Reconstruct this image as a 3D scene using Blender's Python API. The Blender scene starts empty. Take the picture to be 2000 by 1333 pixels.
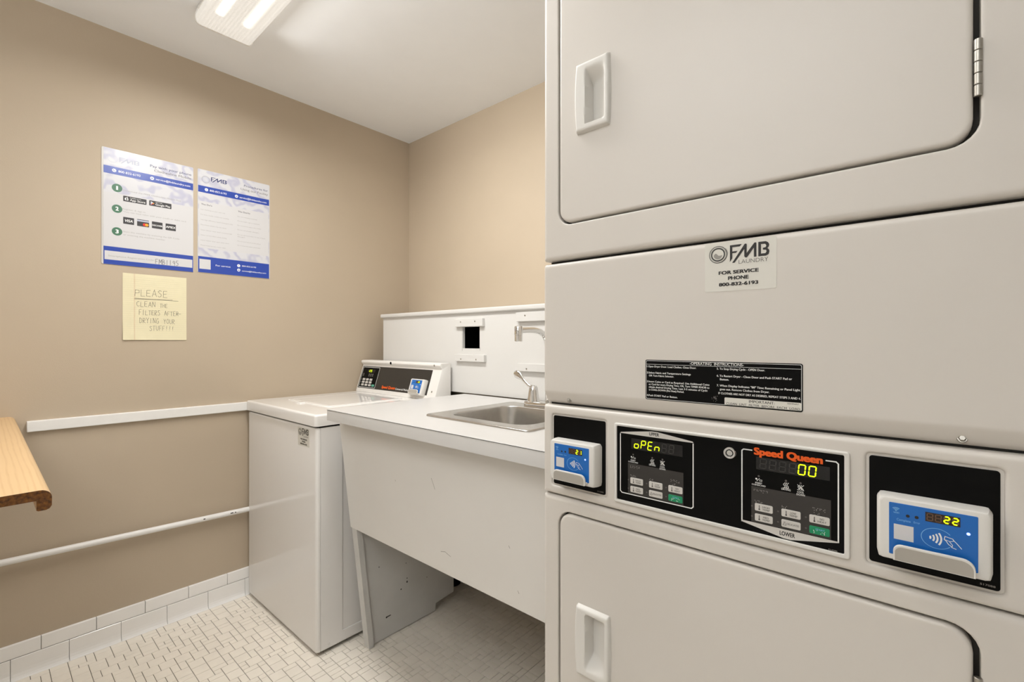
import bpy, math, random
from mathutils import Vector
from mathutils.geometry import tessellate_polygon

random.seed(7)
scene = bpy.context.scene
COL = scene.collection

# ------------------------------------------------------------------ camera, world, lamps, exposure
XL, YB, ZC = -2.436, 1.792, 2.4446          # left wall, back wall, ceiling
YD = 0.782                                   # plane of the dryer fronts
TH = 0.7213
cam = bpy.data.cameras.new('camera')
cam.sensor_width = 36.0
cam.lens = 919.1 / 2000 * 36.0
cam.shift_y = 1.5 / 2000
cam.clip_start = 0.02
camo = bpy.data.objects.new('camera', cam)
COL.objects.link(camo)
camo.location = (0, 0, 1.2)
camo.rotation_euler = (math.pi / 2, 0, TH)
scene.camera = camo

w = bpy.data.worlds.new('world')
scene.world = w
w.use_nodes = True
w.node_tree.nodes['Background'].inputs[0].default_value = (0.9, 0.93, 1.0, 1)
w.node_tree.nodes['Background'].inputs[1].default_value = 0.05

vs = scene.view_settings
vs.view_transform = 'Standard'
vs.look = 'None'
vs.gamma = 1.0
vs.exposure = 0.0
vs.use_curve_mapping = False

LAMP = (1.0, 0.99, 0.97)


def area(name, loc, sx, sy, watts, spread=180, rot=0):
    l = bpy.data.lights.new(name, 'AREA')
    l.shape = 'RECTANGLE'
    l.size, l.size_y = sx, sy
    l.energy = watts
    l.color = LAMP
    l.spread = math.radians(spread)
    o = bpy.data.objects.new(name, l)
    o.location = loc
    o.rotation_euler = (math.radians(rot), 0, 0)
    COL.objects.link(o)
    return o


area('ceiling_lamp', (-1.42, 0.63, 2.372), 1.10, 0.16, 17.5, 170)             # tubes of the fixture in view, through its lens
area('ceiling_lamp_side', (-1.42, 0.742, 2.412), 1.10, 0.05, 4.2, 112, 58)   # the same, through the far side of the lens
area('fill_lamp_up', (-0.55, -0.70, 2.03), 1.10, 0.20, 25, 180, 180)            # unseen fill light added behind the camera to brighten the ceiling
area('fill_lamp_down', (-0.55, -0.70, 1.95), 1.10, 0.20, 5.5, 180)            # the same added fill, downwards


# ------------------------------------------------------------------ materials
def lin(c):
    return tuple(((x / 255) / 12.92 if x / 255 <= 0.04045 else ((x / 255 + 0.055) / 1.055) ** 2.4) for x in c)


def mat(name, rgb, rough=0.5, metal=0.0, spec=0.5, coat=0.0, var=0.0, vscale=8, bump=0.0, bscale=200, emit=None, estr=0.0, coat_rough=0.05):
    m = bpy.data.materials.new(name)
    m.use_nodes = True
    nt = m.node_tree
    b = nt.nodes['Principled BSDF']
    c = lin(rgb)
    b.inputs['Base Color'].default_value = (*c, 1)
    b.inputs['Roughness'].default_value = rough
    b.inputs['Metallic'].default_value = metal
    b.inputs['Specular IOR Level'].default_value = spec
    b.inputs['Coat Weight'].default_value = coat
    b.inputs['Coat Roughness'].default_value = coat_rough
    geo = nt.nodes.new('ShaderNodeNewGeometry')
    if var:
        n = nt.nodes.new('ShaderNodeTexNoise')
        n.inputs['Scale'].default_value = vscale
        n.inputs['Detail'].default_value = 5
        nt.links.new(geo.outputs['Position'], n.inputs['Vector'])
        r = nt.nodes.new('ShaderNodeMapRange')
        r.inputs[1].default_value = 0.3
        r.inputs[2].default_value = 0.7
        r.inputs[3].default_value = 1 - var
        r.inputs[4].default_value = 1 + var
        nt.links.new(n.outputs['Fac'], r.inputs[0])
        x = nt.nodes.new('ShaderNodeVectorMath')
        x.operation = 'SCALE'
        x.inputs[0].default_value = c
        nt.links.new(r.outputs[0], x.inputs['Scale'])
        nt.links.new(x.outputs[0], b.inputs['Base Color'])
    if bump:
        n = nt.nodes.new('ShaderNodeTexNoise')
        n.inputs['Scale'].default_value = bscale
        n.inputs['Detail'].default_value = 3
        nt.links.new(geo.outputs['Position'], n.inputs['Vector'])
        bp = nt.nodes.new('ShaderNodeBump')
        bp.inputs['Strength'].default_value = bump
        bp.inputs['Distance'].default_value = 0.002
        nt.links.new(n.outputs['Fac'], bp.inputs['Height'])
        nt.links.new(bp.outputs[0], b.inputs['Normal'])
    if emit:
        b.inputs['Emission Color'].default_value = (*lin(emit), 1)
        b.inputs['Emission Strength'].default_value = estr
    return m


M = {}
M['wall'] = mat('wall_paint', (190, 174, 152), 0.62, var=0.025, vscale=3, bump=0.10, bscale=260)
M['ceil'] = mat('ceiling_paint', (246, 248, 250), 0.8, var=0.01, bump=0.05, bscale=160)
M['wallw'] = mat('white_wall_paint', (228, 226, 222), 0.7, bump=0.08, bscale=200)
M['trimw'] = mat('white_gloss_trim', (240, 238, 234), 0.35, var=0.015, vscale=30, bump=0.05, bscale=90)
M['basetile'] = mat('white_wall_tile', (250, 248, 245), 0.16, var=0.012, vscale=12)
M['basegrout'] = mat('tile_joint', (128, 120, 110), 0.9)
M['floortile'] = mat('cream_mosaic_tile', (247, 239, 226), 0.38, var=0.03, vscale=14)
M['grout'] = mat('dark_grout', (54, 42, 28), 0.95, var=0.25, vscale=40)
M['dryer'] = mat('dryer_enamel', (214, 208, 200), 0.36, var=0.006, vscale=4, bump=0.015, bscale=500)
M['washer'] = mat('washer_enamel', (238, 235, 231), 0.045, var=0.006, vscale=4)
M['panelw'] = mat('washer_panel_paint', (236, 233, 228), 0.30)
M['counter'] = mat('white_laminate', (210, 208, 205), 0.34, var=0.01, vscale=20)
M['apron'] = mat('apron_laminate', (234, 231, 226), 0.42, var=0.015, vscale=5, bump=0.03, bscale=60)
M['legp'] = mat('grey_white_paint', (214, 212, 208), 0.5, var=0.05, vscale=9, bump=0.12, bscale=70)
M['splash'] = mat('splash_panel_white', (216, 214, 210), 0.38, var=0.008)
M['steel'] = mat('brushed_steel', (196, 193, 188), 0.27, metal=1.0, var=0.05, vscale=50)
M['chrome'] = mat('chrome', (225, 224, 222), 0.07, metal=1.0)
M['nickel'] = mat('dull_nickel', (176, 172, 164), 0.38, metal=1.0)
M['black'] = mat('black_overlay', (5, 5, 5), 0.5, spec=0.12)
M['charcoal'] = mat('charcoal_overlay', (46, 43, 40), 0.32)
M['blackm'] = mat('matt_black', (8, 8, 8), 0.9, spec=0.1)
M['recess_shade'] = mat('door_recess_shade', (58, 55, 50), 0.7)  # shade of the narrow door gap put into the colour
M['seam'] = mat('dark_seam', (40, 38, 35), 0.8)
M['plastic'] = mat('light_grey_plastic', (222, 219, 213), 0.42)
M['plasticd'] = mat('grey_plastic', (172, 166, 156), 0.5)
M['blue'] = mat('reader_blue', (24, 104, 186), 0.33)
M['paleblue'] = mat('pale_blue_print', (132, 190, 232), 0.4)
M['white'] = mat('white_print', (235, 235, 232), 0.5)
M['bwhite'] = mat('bright_white_print', (250, 250, 248), 0.5)
M['ink'] = mat('black_print', (34, 31, 29), 0.5)
M['ink2'] = mat('dark_grey_print', (72, 68, 64), 0.5)
M['greyprint'] = mat('grey_print', (150, 146, 140), 0.5)
M['orange'] = mat('orange_print', (236, 92, 6), 0.45)
M['button'] = mat('pale_button', (206, 202, 196), 0.45)
M['green'] = mat('green_button', (14, 138, 92), 0.4)
M['tealbtn'] = mat('teal_button', (92, 170, 146), 0.4)
M['led_off'] = mat('unlit_indicator', (92, 88, 84), 0.4)
M['seg_off'] = mat('unlit_segment', (44, 42, 41), 0.4)
M['seg_off2'] = mat('unlit_segment_amber', (112, 82, 62), 0.4)
M['disp'] = mat('display_window', (15, 14, 15), 0.22)
M['disp2'] = mat('amber_display_window', (44, 30, 22), 0.3)
M['lit'] = mat('lit_segment', (200, 225, 0), 0.4, emit=(226, 250, 10), estr=1.05)
M['litled'] = mat('blue_led', (120, 140, 255), 0.4, emit=(150, 165, 255), estr=2.5)
M['tape'] = mat('clear_tape_over_keys', (50, 47, 45), 0.28)
M['sticker'] = mat('translucent_sticker', (220, 217, 208), 0.30)
M['paper'] = mat('white_paper', (212, 211, 212), 0.5, coat=0.6, coat_rough=0.2)
M['lam'] = mat('laminate_film', (208, 205, 200), 0.16, coat=0.5)
M['bandblue'] = mat('royal_blue_print', (40, 72, 168), 0.3, coat=0.6, coat_rough=0.2)
M['badge'] = mat('dark_green_badge', (70, 118, 90), 0.4, coat=0.4, coat_rough=0.2)
M['navy'] = mat('navy_print', (58, 66, 112), 0.4)
M['faint'] = mat('faint_print', (186, 190, 206), 0.4)
M['textgrey'] = mat('small_grey_print', (168, 166, 164), 0.5)
M['textdark'] = mat('small_dark_print', (118, 116, 116), 0.5)
M['dgrey'] = mat('charcoal_print', (56, 54, 56), 0.45)
M['red'] = mat('red_print', (226, 40, 30), 0.5)
M['amber'] = mat('amber_print', (248, 165, 40), 0.5)
M['pen'] = mat('grey_pen_ink', (78, 75, 76), 0.6)
M['marker'] = mat('black_marker', (38, 36, 38), 0.6)
M['rule'] = mat('ruled_line_print', (224, 216, 184), 0.7)
M['rulered'] = mat('margin_line_print', (222, 190, 160), 0.7)
M['note'] = mat('yellow_note_paper', (234, 225, 190), 0.75, var=0.015, vscale=20)
M['scuff'] = mat('scuff_mark', (128, 122, 114), 0.6)
M['chip'] = mat('paint_chip', (52, 50, 48), 0.7)
M['endgrain'] = mat('varnished_end_grain', (104, 62, 18), 0.25, var=0.6, vscale=180, bump=0.5, bscale=300)
M['lampw'] = mat('lamp_pan_white', (236, 234, 230), 0.4)


def mat_wood():
    m = bpy.data.materials.new('light_oak')
    m.use_nodes = True
    nt = m.node_tree
    b = nt.nodes['Principled BSDF']
    geo = nt.nodes.new('ShaderNodeNewGeometry')
    mp = nt.nodes.new('ShaderNodeMapping')
    mp.inputs['Scale'].default_value = (1.2, 12, 12)
    nt.links.new(geo.outputs['Position'], mp.inputs['Vector'])
    wv = nt.nodes.new('ShaderNodeTexWave')
    wv.bands_direction = 'Y'
    wv.inputs['Scale'].default_value = 2.6
    wv.inputs['Distortion'].default_value = 5
    wv.inputs['Detail'].default_value = 2
    wv.inputs['Detail Scale'].default_value = 0.6
    nt.links.new(mp.outputs[0], wv.inputs['Vector'])
    nz = nt.nodes.new('ShaderNodeTexNoise')
    mp2 = nt.nodes.new('ShaderNodeMapping')
    mp2.inputs['Scale'].default_value = (12, 260, 260)
    nt.links.new(geo.outputs['Position'], mp2.inputs['Vector'])
    nt.links.new(mp2.outputs[0], nz.inputs['Vector'])
    nz.inputs['Scale'].default_value = 1.0
    ad = nt.nodes.new('ShaderNodeMath')
    ad.operation = 'MULTIPLY_ADD'
    ad.inputs[1].default_value = 0.8
    nt.links.new(nz.outputs['Fac'], ad.inputs[0])
    nt.links.new(wv.outputs['Fac'], ad.inputs[2])
    cr = nt.nodes.new('ShaderNodeValToRGB')
    cr.color_ramp.elements[0].color = (*lin((205, 168, 120)), 1)
    cr.color_ramp.elements[1].color = (*lin((218, 184, 138)), 1)
    cr.color_ramp.elements[0].position = 0.15
    cr.color_ramp.elements[1].position = 0.85
    nt.links.new(ad.outputs[0], cr.inputs[0])
    nt.links.new(cr.outputs[0], b.inputs['Base Color'])
    b.inputs['Roughness'].default_value = 0.42
    return m


def mat_marble():
    m = bpy.data.materials.new('printed_marble_pattern')
    m.use_nodes = True
    nt = m.node_tree
    b = nt.nodes['Principled BSDF']
    geo = nt.nodes.new('ShaderNodeNewGeometry')
    wv = nt.nodes.new('ShaderNodeTexWave')
    wv.bands_direction = 'DIAGONAL'
    wv.inputs['Scale'].default_value = 4
    wv.inputs['Distortion'].default_value = 22
    wv.inputs['Detail'].default_value = 3
    wv.inputs['Detail Scale'].default_value = 1.6
    nt.links.new(geo.outputs['Position'], wv.inputs['Vector'])
    cr = nt.nodes.new('ShaderNodeValToRGB')
    cr.color_ramp.elements[0].color = (*lin((188, 188, 206)), 1)
    cr.color_ramp.elements[1].color = (*lin((212, 212, 216)), 1)
    cr.color_ramp.elements[0].position = 0.0
    cr.color_ramp.elements[1].position = 0.62
    nt.links.new(wv.outputs['Fac'], cr.inputs[0])
    nt.links.new(cr.outputs[0], b.inputs['Base Color'])
    b.inputs['Roughness'].default_value = 0.45
    b.inputs['Coat Weight'].default_value = 0.6
    b.inputs['Coat Roughness'].default_value = 0.2
    return m


def mat_lens():
    """Prismatic acrylic lens: lets the tubes behind it show blurred, and glows with their light."""
    m = bpy.data.materials.new('prismatic_lens')
    m.use_nodes = True
    nt = m.node_tree
    for n in list(nt.nodes):
        nt.nodes.remove(n)
    out = nt.nodes.new('ShaderNodeOutputMaterial')
    geo = nt.nodes.new('ShaderNodeNewGeometry')
    mp = nt.nodes.new('ShaderNodeMapping')
    mp.inputs['Rotation'].default_value = (0, 0, math.radians(45))
    nt.links.new(geo.outputs['Position'], mp.inputs['Vector'])
    ck = nt.nodes.new('ShaderNodeTexChecker')
    ck.inputs['Scale'].default_value = 120
    nt.links.new(mp.outputs[0], ck.inputs['Vector'])
    bp = nt.nodes.new('ShaderNodeBump')
    bp.inputs['Strength'].default_value = 0.5
    bp.inputs['Distance'].default_value = 0.002
    nt.links.new(ck.outputs['Fac'], bp.inputs['Height'])
    rf = nt.nodes.new('ShaderNodeBsdfRefraction')
    rf.inputs['Color'].default_value = (0.95, 0.94, 0.92, 1)
    rf.inputs['Roughness'].default_value = 0.62
    rf.inputs['IOR'].default_value = 1.38
    nt.links.new(bp.outputs[0], rf.inputs['Normal'])
    df = nt.nodes.new('ShaderNodeBsdfDiffuse')
    df.inputs['Color'].default_value = (0.8, 0.79, 0.77, 1)
    nt.links.new(bp.outputs[0], df.inputs['Normal'])
    mx = nt.nodes.new('ShaderNodeMixShader')
    mx.inputs[0].default_value = 0.45
    nt.links.new(rf.outputs[0], mx.inputs[1])
    nt.links.new(df.outputs[0], mx.inputs[2])
    em = nt.nodes.new('ShaderNodeEmission')
    em.inputs['Color'].default_value = (1, 0.95, 0.88, 1)
    cm = nt.nodes.new('ShaderNodeMapRange')
    cm.inputs[3].default_value = 0.27
    cm.inputs[4].default_value = 0.36
    nt.links.new(ck.outputs['Fac'], cm.inputs[0])
    nt.links.new(cm.outputs[0], em.inputs['Strength'])
    ads = nt.nodes.new('ShaderNodeAddShader')
    nt.links.new(mx.outputs[0], ads.inputs[0])
    nt.links.new(em.outputs[0], ads.inputs[1])
    nt.links.new(ads.outputs[0], out.inputs['Surface'])
    return m


M['wood'] = mat_wood()
M['marble'] = mat_marble()
M['lens'] = mat_lens()
M['tube'] = mat('fluorescent_tube', (250, 248, 244), 0.5, emit=(255, 248, 236), estr=1.5)


# ------------------------------------------------------------------ mesh building helpers
class Frame:
    """A local plane: a along ex, b along ey, n along the outward normal en."""
    def __init__(s, o, ex, ey, en):
        s.o, s.ex, s.ey, s.en = Vector(o), Vector(ex), Vector(ey), Vector(en)

    def p(s, a, b, n=0.0):
        return s.o + a * s.ex + b * s.ey + n * s.en

    def shifted(s, a, b, n=0.0):
        return Frame(s.p(a, b, n), s.ex, s.ey, s.en)


FD = Frame((0, YD, 0), (1, 0, 0), (0, 0, 1), (0, -1, 0))       # dryer fronts
FW = Frame((XL, 0, 0), (0, 1, 0), (0, 0, 1), (1, 0, 0))        # left wall
FH = Frame((0, 0, 0), (1, 0, 0), (0, 1, 0), (0, 0, 1))         # horizontal
FWF = Frame((0, 0.849, 0), (1, 0, 0), (0, 0, 1), (0, -1, 0))   # washer front
FP = Frame((0, 1.416, 0.925), (1, 0, 0), (0, 0.31052, 0.95057), (0, -0.95057, 0.31052))   # washer control face


class MB:
    def __init__(s):
        s.v, s.f, s.mi, s.mats = [], [], [], []

    def slot(s, m):
        if m not in s.mats:
            s.mats.append(m)
        return s.mats.index(m)

    def add(s, verts, faces, m):
        k = len(s.v)
        i = s.slot(m)
        s.v.extend([Vector(x) for x in verts])
        for f in faces:
            s.f.append([k + j for j in f])
            s.mi.append(i)
        return s

    # -- solids
    def box(s, x0, x1, y0, y1, z0, z1, m, bev=0.0):
        if bev <= 0:
            vv = [(x, y, z) for z in (z0, z1) for y in (y0, y1) for x in (x0, x1)]
            return s.add(vv, [(0, 2, 3, 1), (4, 5, 7, 6), (0, 1, 5, 4), (2, 6, 7, 3), (0, 4, 6, 2), (1, 3, 7, 5)], m)
        F = Frame((0, 0, 0), (1, 0, 0), (0, 1, 0), (0, 0, 1))
        return s.slab(F, (x0, x1, y0, y1), bev, z0, z1, bev, m, both=True)

    def loft(s, loops, m, cap0=False, cap1=False, flip=False):
        k = len(s.v)
        n = len(loops[0])
        i = s.slot(m)
        for L in loops:
            s.v.extend([Vector(x) for x in L])
        for r in range(len(loops) - 1):
            for j in range(n):
                a, b = k + r * n + j, k + r * n + (j + 1) % n
                c, d = b + n, a + n
                s.f.append([d, c, b, a] if flip else [a, b, c, d])
                s.mi.append(i)
        if cap0:
            q = [k + j for j in range(n)]
            s.f.append(q if flip else q[::-1])
            s.mi.append(i)
        if cap1:
            q = [k + (len(loops) - 1) * n + j for j in range(n)]
            s.f.append(q[::-1] if flip else q)
            s.mi.append(i)
        return s

    def slab(s, F, rect, r, n0, n1, bev, m, holes=(), both=False, seg=6, bottom=True):
        """Rounded rectangle with rounded front edges; holes = [(rect, r, depth, bev)] cut from the front."""
        a0, a1, b0, b1 = rect
        K = 4
        loops = []

        def L(ins, n):
            return [F.p(x, y, n) for x, y in rrect(a0 + ins, a1 - ins, b0 + ins, b1 - ins, max(r - ins, 0.0002), seg)]
        if both:
            loops.append(L(bev + min(0.002, bev), n0))
            for q in range(K + 1):
                t = q / K * math.pi / 2
                loops.append(L(bev * (1 - math.sin(t)), n0 + bev * (1 - math.cos(t))))
        else:
            loops.append(L(0, n0))
        for q in range(K + 1):
            t = q / K * math.pi / 2
            loops.append(L(bev * (1 - math.cos(t)), n1 - bev * (1 - math.sin(t))))
        loops.append(L(bev + min(0.002, bev), n1))
        s.loft(loops, m, cap0=bottom, cap1=not holes)
        if holes:
            polys = [loops[-1]]
            for hr, hrad, dep, hb in holes:
                c0, c1, d0, d1 = hr

                def H(exp, n):
                    return [F.p(x, y, n) for x, y in rrect(c0 - exp, c1 + exp, d0 - exp, d1 + exp, hrad + exp, seg)]
                hl = [H(hb + min(0.002, max(hb, 0.0005)), n1)]
                for q in range(K + 1):
                    t = q / K * math.pi / 2
                    hl.append(H(hb * (1 - math.sin(t)), n1 - hb * (1 - math.cos(t))))
                hl.append(H(0, n1 - dep))
                s.loft(hl, m)
                polys.append(hl[0])
            flat = [v for P in polys for v in P]
            loc = [[Vector(((v - F.o).dot(F.ex), (v - F.o).dot(F.ey), 0)) for v in P] for P in polys]
            tri = tessellate_polygon(loc)
            k = len(s.v)
            s.v.extend(flat)
            i = s.slot(m)
            fl = [v for P in loc for v in P]
            for t in tri:
                A, B, C = (fl[j] for j in t)
                cr = (B - A).x * (C - A).y - (B - A).y * (C - A).x
                s.f.append([k + j for j in (t if cr > 0 else t[::-1])])
                s.mi.append(i)
        return s

    def lathe(s, F, a, b, prof, m, seg=24, cap=True):
        loops = [[F.p(a + r * math.cos(2 * math.pi * j / seg), b + r * math.sin(2 * math.pi * j / seg), n) for j in range(seg)] for r, n in prof]
        return s.loft(loops, m, cap0=cap, cap1=cap)

    def tube(s, path, rad, m, seg=16, squash=None, thin=None):
        path = [Vector(x) for x in path]
        loops = []
        up = Vector((0, 0, 1))
        for i, p in enumerate(path):
            t = (path[min(i + 1, len(path) - 1)] - path[max(i - 1, 0)]).normalized()
            u = t.cross(up)
            if u.length < 0.2:
                u = t.cross(Vector((0, 1, 0)))
            u.normalize()
            vv = t.cross(u)
            r = rad[i] if isinstance(rad, (list, tuple)) else rad
            q = squash[i] if squash else 1
            k = thin[i] if thin else 1
            loops.append([p + r * k * math.cos(2 * math.pi * j / seg) * u + r * q * math.sin(2 * math.pi * j / seg) * vv for j in range(seg)])
        return s.loft(loops, m, cap0=True, cap1=True, flip=True)

    def extrude_x(s, prof, x0, x1, m):
        """prof: (y, z) outline, extruded along X."""
        return s.loft([[(x, y, z) for y, z in prof] for x in (x0, x1)], m, cap0=True, cap1=True)

    # -- flat print
    def poly(s, F, pts, n, m):
        loc = [Vector((a, b, 0)) for a, b in pts]
        ar = sum(loc[i].x * loc[(i + 1) % len(loc)].y - loc[(i + 1) % len(loc)].x * loc[i].y for i in range(len(loc)))
        q = list(range(len(pts)))
        return s.add([F.p(a, b, n) for a, b in pts], [q if ar > 0 else q[::-1]], m)

    def polyh(s, F, outer, inner, n, m):
        loc = [[Vector((a, b, 0)) for a, b in P] for P in (outer, *inner)]
        fl = [v for P in loc for v in P]
        tri = []
        for t in tessellate_polygon(loc):
            A, B, C = (fl[j] for j in t)
            cr = (B - A).x * (C - A).y - (B - A).y * (C - A).x
            tri.append(t if cr > 0 else t[::-1])
        return s.add([F.p(v.x, v.y, n) for v in fl], tri, m)

    def rect(s, F, a0, a1, b0, b1, n, m, r=0.0):
        pts = rrect(a0, a1, b0, b1, r, 4) if r else [(a0, b0), (a1, b0), (a1, b1), (a0, b1)]
        return s.poly(F, pts, n, m)

    def disc(s, F, a, b, r, n, m, seg=20, ry=None):
        ry = ry or r
        return s.poly(F, [(a + r * math.cos(2 * math.pi * j / seg), b + ry * math.sin(2 * math.pi * j / seg)) for j in range(seg)], n, m)

    def ring(s, F, a, b, r, wd, n, m, seg=32, ry=None, t0=0.0, t1=2 * math.pi):
        k = (ry or r) / r
        vv, ff = [], []
        for j in range(seg + 1):
            t = t0 + (t1 - t0) * j / seg
            for q in (r - wd / 2, r + wd / 2):
                vv.append(F.p(a + q * math.cos(t), b + (q * k) * math.sin(t), n))
        for j in range(seg):
            ff.append((2 * j, 2 * j + 1, 2 * j + 3, 2 * j + 2))
        return s.add(vv, ff, m)

    def line(s, F, pts, wd, n, m, closed=False):
        P = [Vector((a, b)) for a, b in pts]
        if closed:
            P.append(P[0])
        for i in range(len(P) - 1):
            d = P[i + 1] - P[i]
            if d.length < 1e-7:
                continue
            d.normalize()
            e = Vector((-d.y, d.x)) * wd / 2
            A, B = P[i] - d * wd * 0.3, P[i + 1] + d * wd * 0.3
            s.add([F.p(q.x, q.y, n + 0.000004 * (i % 3)) for q in (A - e, B - e, B + e, A + e)], [(0, 1, 2, 3)], m)
        return s

    def text(s, F, body, a0, a1, b0, cap, n, m, bold=0.0, align='fit', skew=0.0):
        """Flat lettering; baseline b0, capital height cap; fits between a0 and a1."""
        vv, ff, x0, x1 = glyphs(body, min(bold, 0.0))
        x0, x1 = x0 - max(bold, 0), x1 + max(bold, 0)
        sy = cap / CAP
        if align == 'fit':
            sx, off = (a1 - a0) / (x1 - x0), a0
        else:
            sx = sy * 1.0
            wdt = (x1 - x0) * sx
            off = {'l': a0, 'c': a0 - wdt / 2, 'r': a0 - wdt}[align]
        if bold <= 0:
            sh = [(0, 0)]
        elif bold < .03:
            sh = [(-bold, 0), (bold, 0)]
        else:
            sh = [(bold * i, bold * .6 * j) for i in (-1, 0, 1) for j in (-1, 1)]
        for k, (i, j) in enumerate(sh):
            s.add([F.p(off + (x + i - x0) * sx + skew * (y + j) * sy, b0 + (y + j) * sy, n + .000006 * k) for x, y in vv], ff, m)
        return s

    def build(s, name, parent=None, smooth=True, angle=38):
        me = bpy.data.meshes.new(name)
        base = world_base(parent)
        me.from_pydata([v - base for v in s.v], [], s.f)
        for m in s.mats:
            me.materials.append(m)
        me.polygons.foreach_set('material_index', s.mi)
        if smooth:
            me.polygons.foreach_set('use_smooth', [True] * len(s.f))
        me.update()
        if smooth:
            me.set_sharp_from_angle(angle=math.radians(angle))
        o = bpy.data.objects.new(name, me)
        COL.objects.link(o)
        if parent:
            o.parent = parent
        return o


BASE = {}


def world_base(parent):
    return BASE.get(parent.name, Vector((0, 0, 0))) if parent else Vector((0, 0, 0))


def part(mb, name, parent, label=None, **k):
    o = mb.build(name, parent, **k)
    BASE[o.name] = world_base(parent)
    if label:
        o['label'] = label
    return o


def thing(name, label, cat, loc, group=None):
    o = bpy.data.objects.new(name, None)
    o.empty_display_size = 0.05
    COL.objects.link(o)
    o.location = loc
    BASE[o.name] = Vector(loc)
    o['label'] = label
    o['category'] = cat
    if group:
        o['group'] = group
    return o


def single(mb, name, label, cat, **k):
    o = mb.build(name, None, **k)
    BASE[o.name] = Vector((0, 0, 0))
    o['label'] = label
    o['category'] = cat
    return o


def struct(mb, name, label=None, **k):
    o = mb.build(name, None, **k)
    BASE[o.name] = Vector((0, 0, 0))
    o['kind'] = 'structure'
    if label:
        o['label'] = label
    return o


def rrect(a0, a1, b0, b1, r, seg=6):
    r = min(r, (a1 - a0) / 2, (b1 - b0) / 2)
    pts = []
    for cx, cy, t0 in ((a1 - r, b0 + r, -90), (a1 - r, b1 - r, 0), (a0 + r, b1 - r, 90), (a0 + r, b0 + r, 180)):
        for j in range(seg + 1):
            t = math.radians(t0 + 90 * j / seg)
            pts.append((cx + r * math.cos(t), cy + r * math.sin(t)))
    return pts


_G = {}


def glyphs(body, bold):
    key = (body, bold)
    if key not in _G:
        cu = bpy.data.curves.new('lettering', 'FONT')
        cu.body = body
        cu.size = 1.0
        cu.offset = bold
        cu.resolution_u = 3
        cu.fill_mode = 'FRONT'
        ob = bpy.data.objects.new('lettering', cu)
        me = bpy.data.meshes.new_from_object(ob)
        vv = [(v.co.x, v.co.y) for v in me.vertices]
        ff = []
        for p in me.polygons:
            q = list(p.vertices)
            ff.append(q if p.normal.z >= 0 else q[::-1])
        bpy.data.objects.remove(ob)
        bpy.data.curves.remove(cu)
        bpy.data.meshes.remove(me)
        xs = [x for x, y in vv]
        _G[key] = (vv, ff, min(xs), max(xs))
    return _G[key]


CAP = max(y for x, y in glyphs('H', 0.0)[0])

# seven-segment digits -------------------------------------------------------
SEG = {'0': 'abcdef', '1': 'bc', '2': 'abged', '3': 'abgcd', '6': 'afgedc', '8': 'abcdefg', 'o': 'gcde', 'P': 'abfge', 'E': 'afged', 'n': 'ceg', '5': 'afgcd', ' ': ''}


def seven(mb_lit, mb_off, F, a, b, wd, ht, n, ch, lit, off, t=None, skew=0.10):
    t = t or wd * 0.17
    g = t * 0.12
    x0, x1, y0, y1, ym = t / 2, wd - t / 2, t / 2, ht - t / 2, ht / 2
    ends = {'a': ((x0, y1), (x1, y1)), 'd': ((x0, y0), (x1, y0)), 'g': ((x0, ym), (x1, ym)), 'f': ((x0, ym), (x0, y1)),
            'b': ((x1, ym), (x1, y1)), 'e': ((x0, y0), (x0, ym)), 'c': ((x1, y0), (x1, ym))}
    for k, (p, q) in ends.items():
        on = k in SEG[ch]
        mb = mb_lit if on else mb_off
        if mb is None:
            continue
        p, q = Vector(p), Vector(q)
        d = (q - p).normalized()
        e = Vector((-d.y, d.x)) * t / 2
        p2, q2 = p + d * g, q - d * g
        pts = [p2, p2 + d * t / 2 - e, q2 - d * t / 2 - e, q2, q2 - d * t / 2 + e, p2 + d * t / 2 + e]
        mb.poly(F, [(a + u.x + skew * u.y, b + u.y) for u in pts], n, lit if on else off)


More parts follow.
